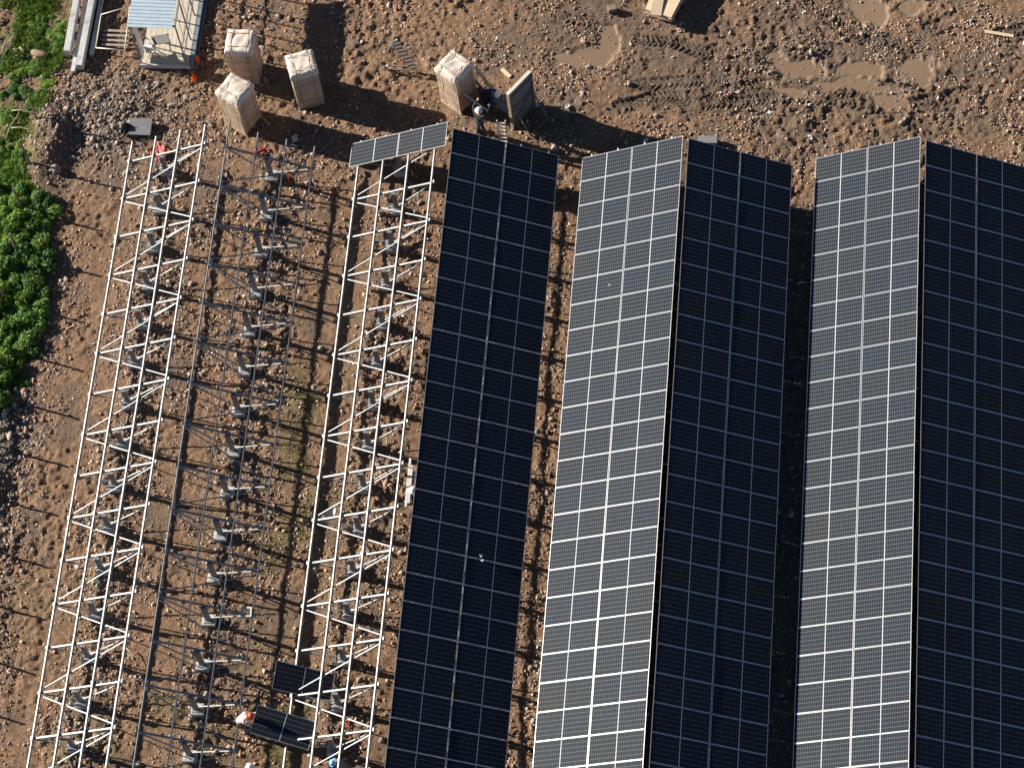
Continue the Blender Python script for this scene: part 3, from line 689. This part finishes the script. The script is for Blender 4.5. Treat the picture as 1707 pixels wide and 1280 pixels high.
# ------------------------------------------------------------------ workers
EDG = [('pelvis', 'belly'), ('belly', 'chest'), ('chest', 'neck'), ('neck', 'head'), ('head', 'crown'), ('head', 'nose')]
for s_ in 'LR': EDG += [('chest', 'sh'+s_), ('sh'+s_, 'el'+s_), ('el'+s_, 'wr'+s_), ('wr'+s_, 'palm'+s_), ('pelvis', 'hip'+s_), ('hip'+s_, 'kn'+s_), ('kn'+s_, 'an'+s_), ('an'+s_, 'toe'+s_)]
RAD = dict(pelvis=.135, belly=.125, chest=.145, neck=.058, head=.088, crown=.07, nose=.018, sh=.068, el=.045, wr=.032, palm=.034, hip=.088, kn=.058, an=.042, toe=.035)
def rad(j): return RAD.get(j, RAD.get(j[:-1], .05))
def skin_obj(name, J, keys, parent, mat, grow=0.0, flat=True, fingers=False):
    keys = [k for k in keys if k in J]; idx = {k: i for i, k in enumerate(keys)}
    vs = [tuple(J[k]) for k in keys]; ed = [(idx[a], idx[b]) for a, b in EDG if a in idx and b in idx]; rr = [rad(k)+grow for k in keys]
    if fingers:
        for s_ in 'LR':
            w, p = J['wr'+s_], J['palm'+s_]; d = (p-w).normalized(); side = d.cross(Vector((0, 0, 1)));
            side = side.normalized() if side.length > .1 else Vector((1, 0, 0)); dn = side.cross(d)
            for q, (off, ln) in enumerate(((-.033, .06), (-.011, .075), (.011, .07), (.033, .055), (.05, .05))):
                if q < 4:
                    a = p+d*.035+side*off; b = p+d*(.035+ln*.55)+side*off*1.1; c = p+d*(.035+ln*.8)+side*off*1.1-dn*.035
                else: a = p+side*.035-d*.02; b = p+side*.062+d*.01; c = p+side*.06+d*.045-dn*.01
                k = len(vs); vs += [tuple(a), tuple(b), tuple(c)]; ed += [(idx['palm'+s_], k), (k, k+1), (k+1, k+2)]; rr += [.011, .009, .008]
    me = bpy.data.meshes.new(name); me.from_pydata(vs, ed, []); me.update()
    o = link(name, me, mat, parent)
    m = o.modifiers.new('skin', 'SKIN'); m.use_smooth_shade = True
    for i, sv in enumerate(me.skin_vertices[0].data):
        sv.radius = (rr[i], rr[i]); sv.use_root = (i == 0)
    o.modifiers.new('sub', 'SUBSURF').levels = 1; o.modifiers['sub'].render_levels = 2
    return o
HAT = MB().lathe([(.165, -.005), (.165, .008), (.128, .012), (.124, .06), (.105, .105), (.065, .135), (.0, .146)], 20)
HAT.box((0, .155, .002), (.17, .07, .012)); HAT.tube([(0, -.115, .075), (0, -.05, .138), (0, .05, .138), (0, .115, .075)], .014, 6)
HATM = HAT.mesh('hard_hat', True)
def person(label, loc, rz, pose, hat, top, legs):
    root = empty('person', loc, rz); tag(root, label, 'person', 'workers on the site')
    J = {k: Vector(v) for k, v in pose.items()}
    up = (J['head']-J['neck']).normalized(); fwd = Vector((0, 1, 0)); fwd = (fwd-up*up.dot(fwd)).normalized()
    J['crown'] = J['head']+up*.07; J['nose'] = J['head']+fwd*.10-up*.02
    if 'belly' not in J: J['belly'] = (J['pelvis']+J['chest'])/2
    for s_ in 'LR': J['palm'+s_] = J['wr'+s_]+(J['wr'+s_]-J['el'+s_]).normalized()*.07
    skin_obj('body', J, ['pelvis', 'belly', 'chest', 'neck', 'head', 'crown', 'nose']+[a+s_ for s_ in 'LR' for a in ('sh', 'el', 'wr', 'palm', 'hip', 'kn', 'an', 'toe')], root, M['skin'], 0, fingers=True)
    J2 = dict(J); J2['neck'] = J['chest']+(J['neck']-J['chest'])*.6
    for s_ in 'LR': J2['wr'+s_] = J['wr'+s_]-(J['wr'+s_]-J['el'+s_]).normalized()*.04
    skin_obj('jacket', J2, ['chest', 'belly', 'pelvis', 'neck']+[a+s_ for s_ in 'LR' for a in ('sh', 'el', 'wr')], root, top, .022)
    J3 = dict(J)
    skin_obj('trousers', J3, ['pelvis', 'belly']+[a+s_ for s_ in 'LR' for a in ('hip', 'kn', 'an')], root, legs, .018)
    for s_ in 'LR':
        m = MB(); a, t_ = J['an'+s_], J['toe'+s_]; m.tube([a+Vector((0, 0, .05)), a, a+(t_-a)*.5+Vector((0, 0, -.01)), t_+(t_-a)*.3], [.065, .07, .062, .045], 10); m.build('boot', M['boot'], root, smooth=True)
    R = Matrix((fwd.cross(up), fwd, up)).transposed()
    link('hard_hat', HATM.copy(), hat, root, J['head']+up*.045, R.to_euler())
    for sx in (-.032, .032):
        MB().lathe([(0, -.012), (.012, 0), (0, .012)], 8).build('eye', M['eye'], root, J['head']+fwd*.083+R.col[0]*sx)
    return root
STAND = dict(pelvis=(0, 0, .95), chest=(0, .02, 1.35), neck=(0, .03, 1.50), head=(0, .05, 1.62),
             shL=(-.19, .01, 1.42), elL=(-.26, .02, 1.13), wrL=(-.25, .14, .90), shR=(.19, .01, 1.42), elR=(.26, .02, 1.13), wrR=(.25, .14, .90),
             hipL=(-.10, 0, .90), knL=(-.12, .03, .49), anL=(-.13, 0, .09), toeL=(-.15, .17, .04), hipR=(.10, 0, .90), knR=(.12, .03, .49), anR=(.13, 0, .09), toeR=(.15, .17, .04))
RAISE = dict(STAND, elL=(-.36, .14, 1.55), wrL=(-.30, .30, 1.80), elR=(.36, .14, 1.50), wrR=(.28, .34, 1.74), knL=(-.14, .08, .5), anL=(-.16, -.08, .09), toeL=(-.18, .09, .04), anR=(.16, .12, .09), toeR=(.18, .29, .04))
BEND = dict(STAND, pelvis=(0, -.16, .92), belly=(0, 0, 1.03), chest=(0, .24, 1.13), neck=(0, .38, 1.20), head=(0, .49, 1.24),
            shL=(-.19, .27, 1.14), elL=(-.26, .42, .92), wrL=(-.20, .62, .78), shR=(.19, .27, 1.14), elR=(.26, .42, .92), wrR=(.20, .62, .78),
            hipL=(-.10, -.15, .88), knL=(-.13, .02, .48), anL=(-.14, -.10, .09), toeL=(-.16, .07, .04), hipR=(.10, -.15, .88), knR=(.13, .06, .48), anR=(.14, .02, .09), toeR=(.16, .19, .04))
CARRY = dict(BEND, elL=(-.24, .40, 1.06), wrL=(-.30, .62, 1.06), elR=(.24, .40, 1.06), wrR=(.30, .62, 1.06), chest=(0, .16, 1.24), neck=(0, .25, 1.37), head=(0, .34, 1.44), shL=(-.19, .18, 1.27), shR=(.19, .18, 1.27), belly=(0, -.04, 1.08))
CROUCH = dict(STAND, pelvis=(0, -.12, .48), belly=(0, .02, .62), chest=(0, .16, .78), neck=(0, .25, .91), head=(0, .33, 1.00), shL=(-.19, .17, .80), elL=(-.27, .34, .62), wrL=(-.18, .52, .70), shR=(.19, .17, .80), elR=(.27, .34, .62), wrR=(.18, .52, .70),
              hipL=(-.11, -.10, .46), knL=(-.17, .30, .48), anL=(-.15, .02, .09), toeL=(-.17, .19, .04), hipR=(.11, -.10, .46), knR=(.17, .26, .36), anR=(.15, -.14, .12), toeR=(.16, .02, .05))
person('worker in white helmet holding a panel edge above his head', (2.44, -24.34, base(2.44, -24.34)), math.radians(-35), RAISE, M['helmet'], M['dark'], M['navy'])
person('worker in white helmet and navy clothes bending between crate and rack', (2.62, -23.0, base(2.6, -23)), math.radians(-115), BEND, M['helmet'], M['navy'], M['navy'])
person('worker in orange helmet and pale shirt carrying a panel', (-4.12, -50.85, G(-4.12, -50.85)), math.radians(-88), CARRY, M['helmet_o'], M['shirt'], M['greycloth'])
person('worker in white helmet carrying pale rails beside the dark array', (1.46, -41.40, G(1.46, -41.4)), math.radians(85), dict(STAND, elL=(-.34, .1, 1.2), wrL=(-.34, .30, 1.22), elR=(.34, .1, 1.2), wrR=(.34, .30, 1.22)), M['helmet'], M['maroon'], M['dark'])
person('worker in white helmet at the bottom edge between the frames', (-3.45, -52.95, G(-3.45, -52.95)), math.radians(20), STAND, M['helmet'], M['greycloth'], M['dark'])
person('worker in blue helmet crouching beside a post at the bottom', (-.18, -52.3, G(-.18, -52.3)), math.radians(95), CROUCH, M['helmet_b'], M['greycloth'], M['dark'])
_v = Vector((.135, -.52, .845)).normalized(); _m = Vector((2.37, -24.17, 2.02))
oriented_panel('loose_solar_panel', 'solar panel held upright and edge-on by the worker at the crate', _m, _m-_v*2.0, (1.0, -.70, .02))

# ------------------------------------------------------------------ stones
def ico_variants(sub, n, seed):
    out = []; r = random.Random(seed)
    for k in range(n):
        bm = bmesh.new(); bmesh.ops.create_icosphere(bm, subdivisions=sub, radius=1)
        ax = (r.uniform(.85, 1.3), r.uniform(.65, 1.0), r.uniform(.45, .75)); ph = [r.uniform(0, 6) for _ in range(3)]
        for v in bm.verts:
            x, y, z = v.co; q = 1+.13*math.sin(3.1*x+ph[0])+.12*math.sin(3.7*y+ph[1])+.1*math.sin(4.3*z+ph[2])+r.uniform(-.07, .07)
            v.co = (x*ax[0]*q, y*ax[1]*q, z*ax[2]*q)
        out.append(bm)
    return out
def stone_material(name, attr):
    t = NT(name); tc = t.n('ShaderNodeTexCoord')
    nz = t.noise(14, 5, .7, tc.outputs['Object'])
    k = t.ramp(nz.outputs[0], [(.3, (.72, .70, .68, 1)), (.7, (1.2, 1.2, 1.2, 1))])
    if attr: c = t.n('ShaderNodeVertexColor', layer_name='tint').outputs[0]
    else:
        oi = t.n('ShaderNodeObjectInfo')
        c = t.ramp(oi.outputs['Random'], [(0, (.27, .19, .135, 1)), (.35, (.33, .25, .19, 1)), (.6, (.27, .245, .215, 1)), (.8, (.36, .24, .18, 1)), (1, (.40, .35, .29, 1))])
    t.l(t.mix(1.0, c, k, 'MULTIPLY'), t.b.inputs['Base Color']); t.b.inputs['Roughness'].default_value = .85; t.b.inputs['Specular IOR Level'].default_value = .3
    t.bump(nz.outputs[0], .35, .03); return t.m
rs = np.random.RandomState(5)
def density(x, y):
    d = .16+.75*sst(.46, .66, fbm(x, y, 1.9, 81, 3))
    d = d*(.55+.9*sst(.35, .6, fbm(x, y, .7, 83, 2)))
    for xc, wd in ((-10.3, .9), (-5.8, .9), (-.7, .8)): d = d+.9*np.exp(-((x-xc+(fbm(x, y, 1.4, 21, 2)-.5)*1.2)/wd)**2)*sst(-24.6, -26.3, y)
    d = d+1.5*np.exp(-(((x+13.3)/2.3)**2+((y+23.8)/2.0)**2))+1.2*np.exp(-(((x+15.7)/.9)**2+((y+25.3)/1.7)**2))
    d = d+1.5*np.exp(-((x+15.0)/.8)**2)*sst(-36, -38.5, y)+.7*np.exp(-((x+14.4)/.9)**2)*sst(-28, -33, y)
    d = d+.7*np.exp(-((x-15.7)/.8)**2)*sst(-26, -28, y)+.35*np.exp(-((x-6.3)/.7)**2)*sst(-26, -28, y)
    d = d+.35*np.exp(-((y+24.6)/.9)**2)
    d = d*(1-.8*np.exp(-((x+12.6)/.5)**2)*sst(-28, -30, y))
    south = y < -26.2
    for a, b in ((2.4, 5.0), (7.5, 14.4), (17.0, 30.0)): d = np.where(south & (x > a) & (x < b), 0.0, d)
    dd = np.ones_like(x)
    for i, e in enumerate(PUD):
        cx, cy, a, b, r = e; u = ((x-cx)/a)**2+((y-cy)/b)**2; dd = np.where(u < 1.1, .10, dd)
    d = np.where((x > hx0-.1) & (x < hx1+.35) & (y > hy0-.1), 0, d)
    return d*dd
NC = 400000
cx_ = rs.uniform(-20.3, 26.8, NC); cy_ = rs.uniform(-55.3, -14.7, NC)
ok = rs.uniform(0, 1.5, NC) < density(cx_, cy_); px, py = cx_[ok], cy_[ok]
rr_ = np.exp(rs.normal(math.log(.0258), .50, len(px))); rr_ = np.clip(rr_*(1+.42*np.clip(np.exp(-(((px+13.9)/2.2)**2+((py+24.4)/2.2)**2))+np.exp(-((px+15.2)/.7)**2)*(py < -36.5)+.35*np.exp(-((px+10.2)/.8)**2), 0, 1)), .013, .14)
big = np.argsort(-rr_)
pzv = Gv(px, py)
vars_ = []
for bm in ico_variants(1, 8, 3):
    vars_.append((np.array([v.co[:] for v in bm.verts]), np.array([[v.index for v in f.verts] for f in bm.faces]))); bm.free()
# 12-vertex stones for the small ones
def ico12(k):
    r = np.random.RandomState(100+k); bm = bmesh.new(); bmesh.ops.create_icosphere(bm, subdivisions=1, radius=1)
    v = np.array([q.co[:] for q in bm.verts]); f = np.array([[q.index for q in g.verts] for g in bm.faces]); bm.free()
    return v*(1+r.uniform(-.42, .30, (len(v), 1)))*np.array([r.uniform(.9, 1.3), r.uniform(.65, 1), r.uniform(.5, .85)]), f
small = [ico12(k) for k in range(10)]
BIGN = 300
vis = (px > -18) & (px < 24.5) & (py > -53) & (py < -17)
bi = [i for i in big if vis[i]][:BIGN]; bset = np.zeros(len(px), bool); bset[bi] = True
si = np.where(~bset)[0]
vid = rs.randint(0, len(small), len(si)); CO = []; FA = []; TI = []; off = 0
PAL = 1.5*np.array([[.25, .165, .105], [.30, .20, .135], [.22, .135, .085], [.28, .235, .19], [.34, .27, .21], [.33, .20, .15], [.24, .215, .19]])
GPAL = 1.05*np.array([[.17, .16, .155], [.24, .225, .21], [.29, .25, .21], [.20, .18, .165]])
gm = np.clip(np.exp(-(((px+13.6)/2.4)**2+((py+24.2)/2.2)**2))+np.exp(-((px+15.3)/.8)**2)*(py < -36)+np.exp(-((px-15.7)/.9)**2)*(py < -26)+.35*np.exp(-((px+10.2)/.9)**2)+.3*np.exp(-((px+5.7)/.9)**2), 0, .9)
for k, (v, f) in enumerate(small):
    s_i = si[vid == k]; n = len(s_i)
    if n == 0: continue
    q = rs.normal(size=(n, 4)); q /= np.linalg.norm(q, axis=1)[:, None]
    w, x, y, z = q.T; fl = .35; x = x*fl; y = y*fl; nn = np.sqrt(w*w+x*x+y*y+z*z); w, x, y, z = w/nn, x/nn, y/nn, z/nn
    R = np.stack([np.stack([1-2*(y*y+z*z), 2*(x*y-z*w), 2*(x*z+y*w)], 1), np.stack([2*(x*y+z*w), 1-2*(x*x+z*z), 2*(y*z-x*w)], 1), np.stack([2*(x*z-y*w), 2*(y*z+x*w), 1-2*(x*x+y*y)], 1)], 1)
    P_ = np.einsum('nij,vj->nvi', R, v)*rr_[s_i][:, None, None] + np.stack([px[s_i], py[s_i], pzv[s_i]+rr_[s_i]*.16], 1)[:, None, :]
    CO.append(P_.reshape(-1, 3)); FA.append((f[None]+(off+np.arange(n)*len(v))[:, None, None]).reshape(-1, 3)); off += n*len(v)
    usegrey = rs.uniform(0, 1, n) < gm[s_i]
    col = np.where(usegrey[:, None], GPAL[rs.randint(0, len(GPAL), n)], PAL[rs.randint(0, len(PAL), n)])*rs.uniform(.55, 1.3, (n, 1))
    TI.append(np.repeat(np.c_[col, np.ones(n)], len(v), 0))
sme = np_mesh('gravel', np.concatenate(CO), np.concatenate(FA), 3); pt_color(sme, 'tint', np.concatenate(TI))
print('small stones', len(si), 'tris', len(sme.polygons))
tag(link('gravel', sme, stone_material('gravel_stone', True)), 'loose gravel and clods scattered over the bare soil', 'gravel', kind='stuff')
BM = []
for k, bm in enumerate(ico_variants(2, 9, 9)):
    me = bpy.data.meshes.new('stone'); bm.to_mesh(me); bm.free()
    for p in me.polygons: p.use_smooth = True
    BM.append(me)
smat = stone_material('field_stone', False)
for me in BM: me.materials.append(smat)
for i in bi:
    s_ = float(rr_[i])*1.05
    o = link('stone', BM[rs.randint(0, 9)], None, None, (px[i], py[i], float(pzv[i])+s_*.22), (rs.uniform(-.3, .3), rs.uniform(-.3, .3), rs.uniform(0, 6.28))); o.scale = (s_, s_, s_)
    tag(o, 'one of the larger loose stones lying on the bare soil', 'stone', 'larger loose stones')
for lab, x, y, s_ in (('large rounded grey boulder at the foot of the rubble bank', -15.1, -26.75, .27), ('mossy boulder standing in the grass left of the concrete beams', -16.75, -20.95, .30),
                      ('pale egg-shaped stone at a post of the first frame', -10.95, -40.9, .22), ('large round grey stone on the left edge below the bushes', -15.0, -39.15, .2)):
    o = link('boulder', BM[rs.randint(0, 9)], None, None, (x, y, G(x, y)+s_*.25), (.2, .1, rs.uniform(0, 6))); o.scale = (s_, s_*.9, s_); tag(o, lab, 'boulder')

# ------------------------------------------------------------------ vegetation on the left bank
def leaf_material(name, stops):
    t = NT(name); at = t.n('ShaderNodeVertexColor', layer_name='tint')
    c = t.ramp(at.outputs[0], stops)
    oi = t.n('ShaderNodeObjectInfo'); k = t.ramp(oi.outputs['Random'], [(0, (.7, .75, .8, 1)), (.5, (1.0, 1.0, 1.0, 1)), (1, (1.75, 1.45, 1.1, 1))])
    c = t.mix(1.0, c, k, 'MULTIPLY')
    t.l(c, t.b.inputs['Base Color']); t.b.inputs['Roughness'].default_value = .55; t.b.inputs['Specular IOR Level'].default_value = .35
    tr = t.n('ShaderNodeBsdfTranslucent'); t.l(c, tr.inputs[0]); mx = t.n('ShaderNodeMixShader'); mx.inputs[0].default_value = .3
    t.l(t.b.outputs[0], mx.inputs[1]); t.l(tr.outputs[0], mx.inputs[2]); t.l(mx.outputs[0], t.out.inputs[0]); return t.m
M['leaf'] = leaf_material('bush_leaf', [(0, (.03, .09, .016, 1)), (.45, (.085, .20, .026, 1)), (.8, (.17, .29, .034, 1)), (1, (.29, .31, .06, 1))])
M['grass'] = leaf_material('grass_blade', [(0, (.03, .085, .015, 1)), (.6, (.10, .20, .02, 1)), (1, (.24, .25, .07, 1))])
def leaf_mesh(name, n, lobes, size, seed):
    r = np.random.RandomState(seed); c = r.randint(0, len(lobes), n); L = np.array(lobes)
    d = r.normal(size=(n, 3)); d /= np.linalg.norm(d, axis=1)[:, None]; d[:, 2] = np.abs(d[:, 2])*1.0
    rad_ = r.uniform(.55, 1.05, n)**.6
    p = L[c, :3]+d*L[c, 3:6]*rad_[:, None]
    nrm = d*.7+r.normal(size=(n, 3))*.5+np.array([0, 0, .5]); nrm /= np.linalg.norm(nrm, axis=1)[:, None]
    t = np.cross(nrm, r.normal(size=(n, 3))); t /= np.linalg.norm(t, axis=1)[:, None]; b = np.cross(nrm, t)
    s = size*r.uniform(.6, 1.4, n)[:, None]
    V = np.stack([p-t*s, p+b*s*.55+nrm*s*.15, p+t*s, p-b*s*.55+nrm*s*.15], 1).reshape(-1, 3)
    me = np_mesh(name, V, np.arange(n*4).reshape(-1, 4), 4)
    tint = np.clip(r.normal(.42, .2, n)+(L[c, 6]), 0, 1); pt_color(me, 'tint', np.repeat(np.c_[tint, tint, tint, np.ones(n)], 4, 0)); me.materials.append(M['leaf']); return me
LM = []
for k in range(6):
    r = random.Random(200+k)
    lobes = [(r.uniform(-.55, .55), r.uniform(-.55, .55), r.uniform(.0, .35), r.uniform(.22, .42), r.uniform(.22, .42), r.uniform(.2, .4), r.uniform(-.2, .3)) for _ in range(11)]
    LM.append(leaf_mesh('foliage', 3600, lobes, .05, 300+k))
STM = []
for k in range(3):
    r = random.Random(k+40); m = MB()
    for q in range(7):
        a = r.uniform(0, 6.28); m.tube([(0, 0, -.1), (.2*math.cos(a), .2*math.sin(a), .2), (.42*math.cos(a), .42*math.sin(a), .42)], [.03, .018, .006], 5)
    me = m.mesh('stem'); me.materials.append(M['oldwood']); STM.append(me)
def bush(x, y, s, k, lab, grp, hs=1.0, name='bush'):
    root = empty(name, (x, y, G(x, y)-.05), rnd.uniform(0, 6.28)); root.scale = (s, s, s*hs); tag(root, lab, 'bush', grp)
    link('foliage', LM[k % 6], None, root); link('stem', STM[k % 3], None, root)
# bank thicket (edge measured in metres from the first frame)
edge = [(-29.5, -15.25), (-31.4, -14.75), (-33, -14.6), (-34.5, -14.55), (-35.6, -15.1), (-36.7, -15.2), (-38.0, -15.6), (-38.6, -16.0)]
ey = [e[0] for e in edge][::-1]; ex = [e[1] for e in edge][::-1]
k = 0
y = -28.2
while y > -38.9:
    xe = float(np.interp(y, ey, ex)); x = xe-.45
    while x > -18.6:
        bush(x+rnd.uniform(-.2, .2), y+rnd.uniform(-.25, .25), rnd.uniform(.75, 1.15), k, 'low leafy bush in the dense green thicket on the left bank', 'bushes of the left thicket', rnd.uniform(.7, 1.25)); k += 1
        x -= rnd.uniform(.7, .95)
    y -= rnd.uniform(.68, .9)
for (x, y, s) in ((-17.2, -21.9, .7), (-16.2, -19.8, .65), (-17.0, -19.3, .6), (-16.0, -20.6, .5), (-16.3, -21.4, .5), (-17.3, -22.8, .65), (-16.6, -23.3, .55), (-17.6, -24.0, .6), (-16.9, -26.6, .6), (-16.1, -27.6, .6), (-17.6, -27.3, .7), (-16.8, -25.6, .45), (-17.9, -25.5, .5), (-18.2, -21.0, .5), (-17.9, -18.6, .5)):
    bush(x, y, s, k, 'small green bush among the grass at the top left', 'bushes at the top left', .55); k += 1
for q in range(34):
    y = rnd.uniform(-39.2, -24.8); xe = float(np.interp(y, ey+[-28, -26, -24], ex+[-15.9, -16.8, -16.4])); x = xe+rnd.uniform(-.9, .35)
    bush(x, y, rnd.uniform(.22, .45), k, 'small weedy tuft at the ragged edge of the left bank', 'weedy tufts on the left bank', rnd.uniform(.6, 1.2), 'weed_tuft'); k += 1
for q in range(16):
    bush(rnd.uniform(-18.3, -15.8), rnd.uniform(-23.2, -18.0), rnd.uniform(.3, .55), k, 'small weedy tuft in the grass beside the concrete beams', 'weedy tufts at the top left', rnd.uniform(.5, .9), 'weed_tuft'); k += 1
# grass
r = np.random.RandomState(77); n = 120000
gxv = r.uniform(-20.4, -14.2, n); gyv = r.uniform(-39.5, -16.5, n)
dm = sst(.34, .52, fbm(gxv, gyv, 1.1, 91, 3)); xe = np.interp(gyv, ey+[-28, -26, -23.5, -21.9, -16], ex+[-15.6, -16.6, -15.9, -15.5, -15.5])
kp = (r.uniform(0, 1, n) < dm) & (gxv > np.interp(gyv, [-40, -28, -26, -22, -18], [-21, -18.6, -17.3, -17.9, -18.6])-(fbm(gxv, gyv, .7, 95, 2)-.5)*1.2) & (gxv < xe-.1+(fbm(gxv, gyv, .8, 92, 2)-.5)*.8); gxv, gyv = gxv[kp], gyv[kp]; n = len(gxv)
gzv_ = Gv(gxv, gyv); a = r.uniform(0, 6.28, n); hgt = r.uniform(.06, .24, n); ln = r.uniform(0, .16, n); w = .022
bx_, by_ = np.cos(a), np.sin(a)
V = np.stack([np.c_[gxv-by_*w, gyv+bx_*w, gzv_-.01], np.c_[gxv+by_*w, gyv-bx_*w, gzv_-.01], np.c_[gxv+bx_*ln, gyv+by_*ln, gzv_+hgt]], 1).reshape(-1, 3)
me = np_mesh('grass', V, np.arange(n*3).reshape(-1, 3), 3); tint = np.clip(r.normal(.5, .22, n), 0, 1); pt_color(me, 'tint', np.repeat(np.c_[tint, tint, tint, np.ones(n)], 3, 0))
tag(link('grass', me, M['grass']), 'short green grass on the left bank', 'grass', kind='stuff')
# dry yellowish tufts between the frames
r = np.random.RandomState(78); n = 60000
gxv = r.uniform(-9.5, -.5, n); gyv = r.uniform(-54, -34, n)
mm = terrain(gxv, gyv)[2]; kp = (r.uniform(0, 1, n) < sst(.35, .9, mm)*sst(.45, .6, fbm(gxv, gyv, .5, 97, 2))); gxv, gyv = gxv[kp], gyv[kp]; n = len(gxv)
gzv_ = Gv(gxv, gyv); a = r.uniform(0, 6.28, n); hgt = r.uniform(.03, .12, n); ln = r.uniform(.02, .14, n); w = .016
bx_, by_ = np.cos(a), np.sin(a)
V = np.stack([np.c_[gxv-by_*w, gyv+bx_*w, gzv_-.01], np.c_[gxv+by_*w, gyv-bx_*w, gzv_-.01], np.c_[gxv+bx_*ln, gyv+by_*ln, gzv_+hgt]], 1).reshape(-1, 3)
me = np_mesh('dry_grass', V, np.arange(n*3).reshape(-1, 3), 3); tint = np.clip(r.normal(.6, .3, n), 0, 1); pt_color(me, 'tint', np.repeat(np.c_[tint, tint, tint, np.ones(n)], 3, 0))
M['dry'] = leaf_material('dry_blade', [(0, (.10, .11, .03, 1)), (.6, (.20, .18, .06, 1)), (1, (.32, .25, .12, 1))])
tag(link('dry_grass', me, M['dry']), 'dry yellowish grass tufts on the soil between the frames', 'grass', kind='stuff')
# fence posts along the bank (most of them stand just left of the picture)
PM = []
for k in range(3):
    r = random.Random(k+5); me = MB().tube([(0, 0, -.2), (.02, 0, .6), (.0, .02, 1.2), (.02, .02, 1.72)], [.055, .05, .048, .042], 8).mesh('fence_post'); me.materials.append(M['oldwood']); PM.append(me)
y = -24.4; k = 0
while y > -56:
    o = link('fence_post', PM[k % 3], None, None, (-16.15+rnd.uniform(-.1, .1), y, G(-16.15, y)), (rnd.uniform(-.04, .04), rnd.uniform(-.04, .04), k)); tag(o, 'rough wooden fence post on the bank left of the first frame', 'fence post', 'fence posts along the left bank')
    y -= 2.15; k += 1
# thin dead branches
for i, (x, y, a, L) in enumerate(((-17.2, -24.5, 1.3, 1.6), (-16.8, -24.0, -.1, 1.2), (-16.7, -24.9, -.1, 1.1), (-18.0, -22.4, .7, 1.5), (-15.1, -30.3, .9, .7), (-8.8, -48.2, -.9, .8), (-8.4, -49.0, .3, .7), (-18.2, -20.3, 1.4, 1.4))):
    z = G(x, y)+.22
    o = empty('branch', (x, y, z), a); tag(o, ('thin dead branch lying upright over two others at the rubble bank', 'thin dead branch crossing at the upper side of the rubble bank', 'thin dead branch crossing at the lower side of the rubble bank', 'long dead branch at the far left edge', 'short dead branch at the edge of the thicket', 'dead branch between the first two frames, upper one', 'dead branch between the first two frames, lower one', 'dead branch in the top left corner')[i], 'branch')
    MB().tube([(-L/2, 0, -.05), (-L/6, .04, .02), (L/5, -.03, .0), (L/2, .03, .03)], [.03, .026, .02, .01], 6).build('stick', M['deadwood'], o, smooth=True)
    MB().tube([(0, 0, .01), (.15, .14, .04), (.22, .30, .04)], [.016, .012, .006], 5).build('twig', M['deadwood'], o, smooth=True)
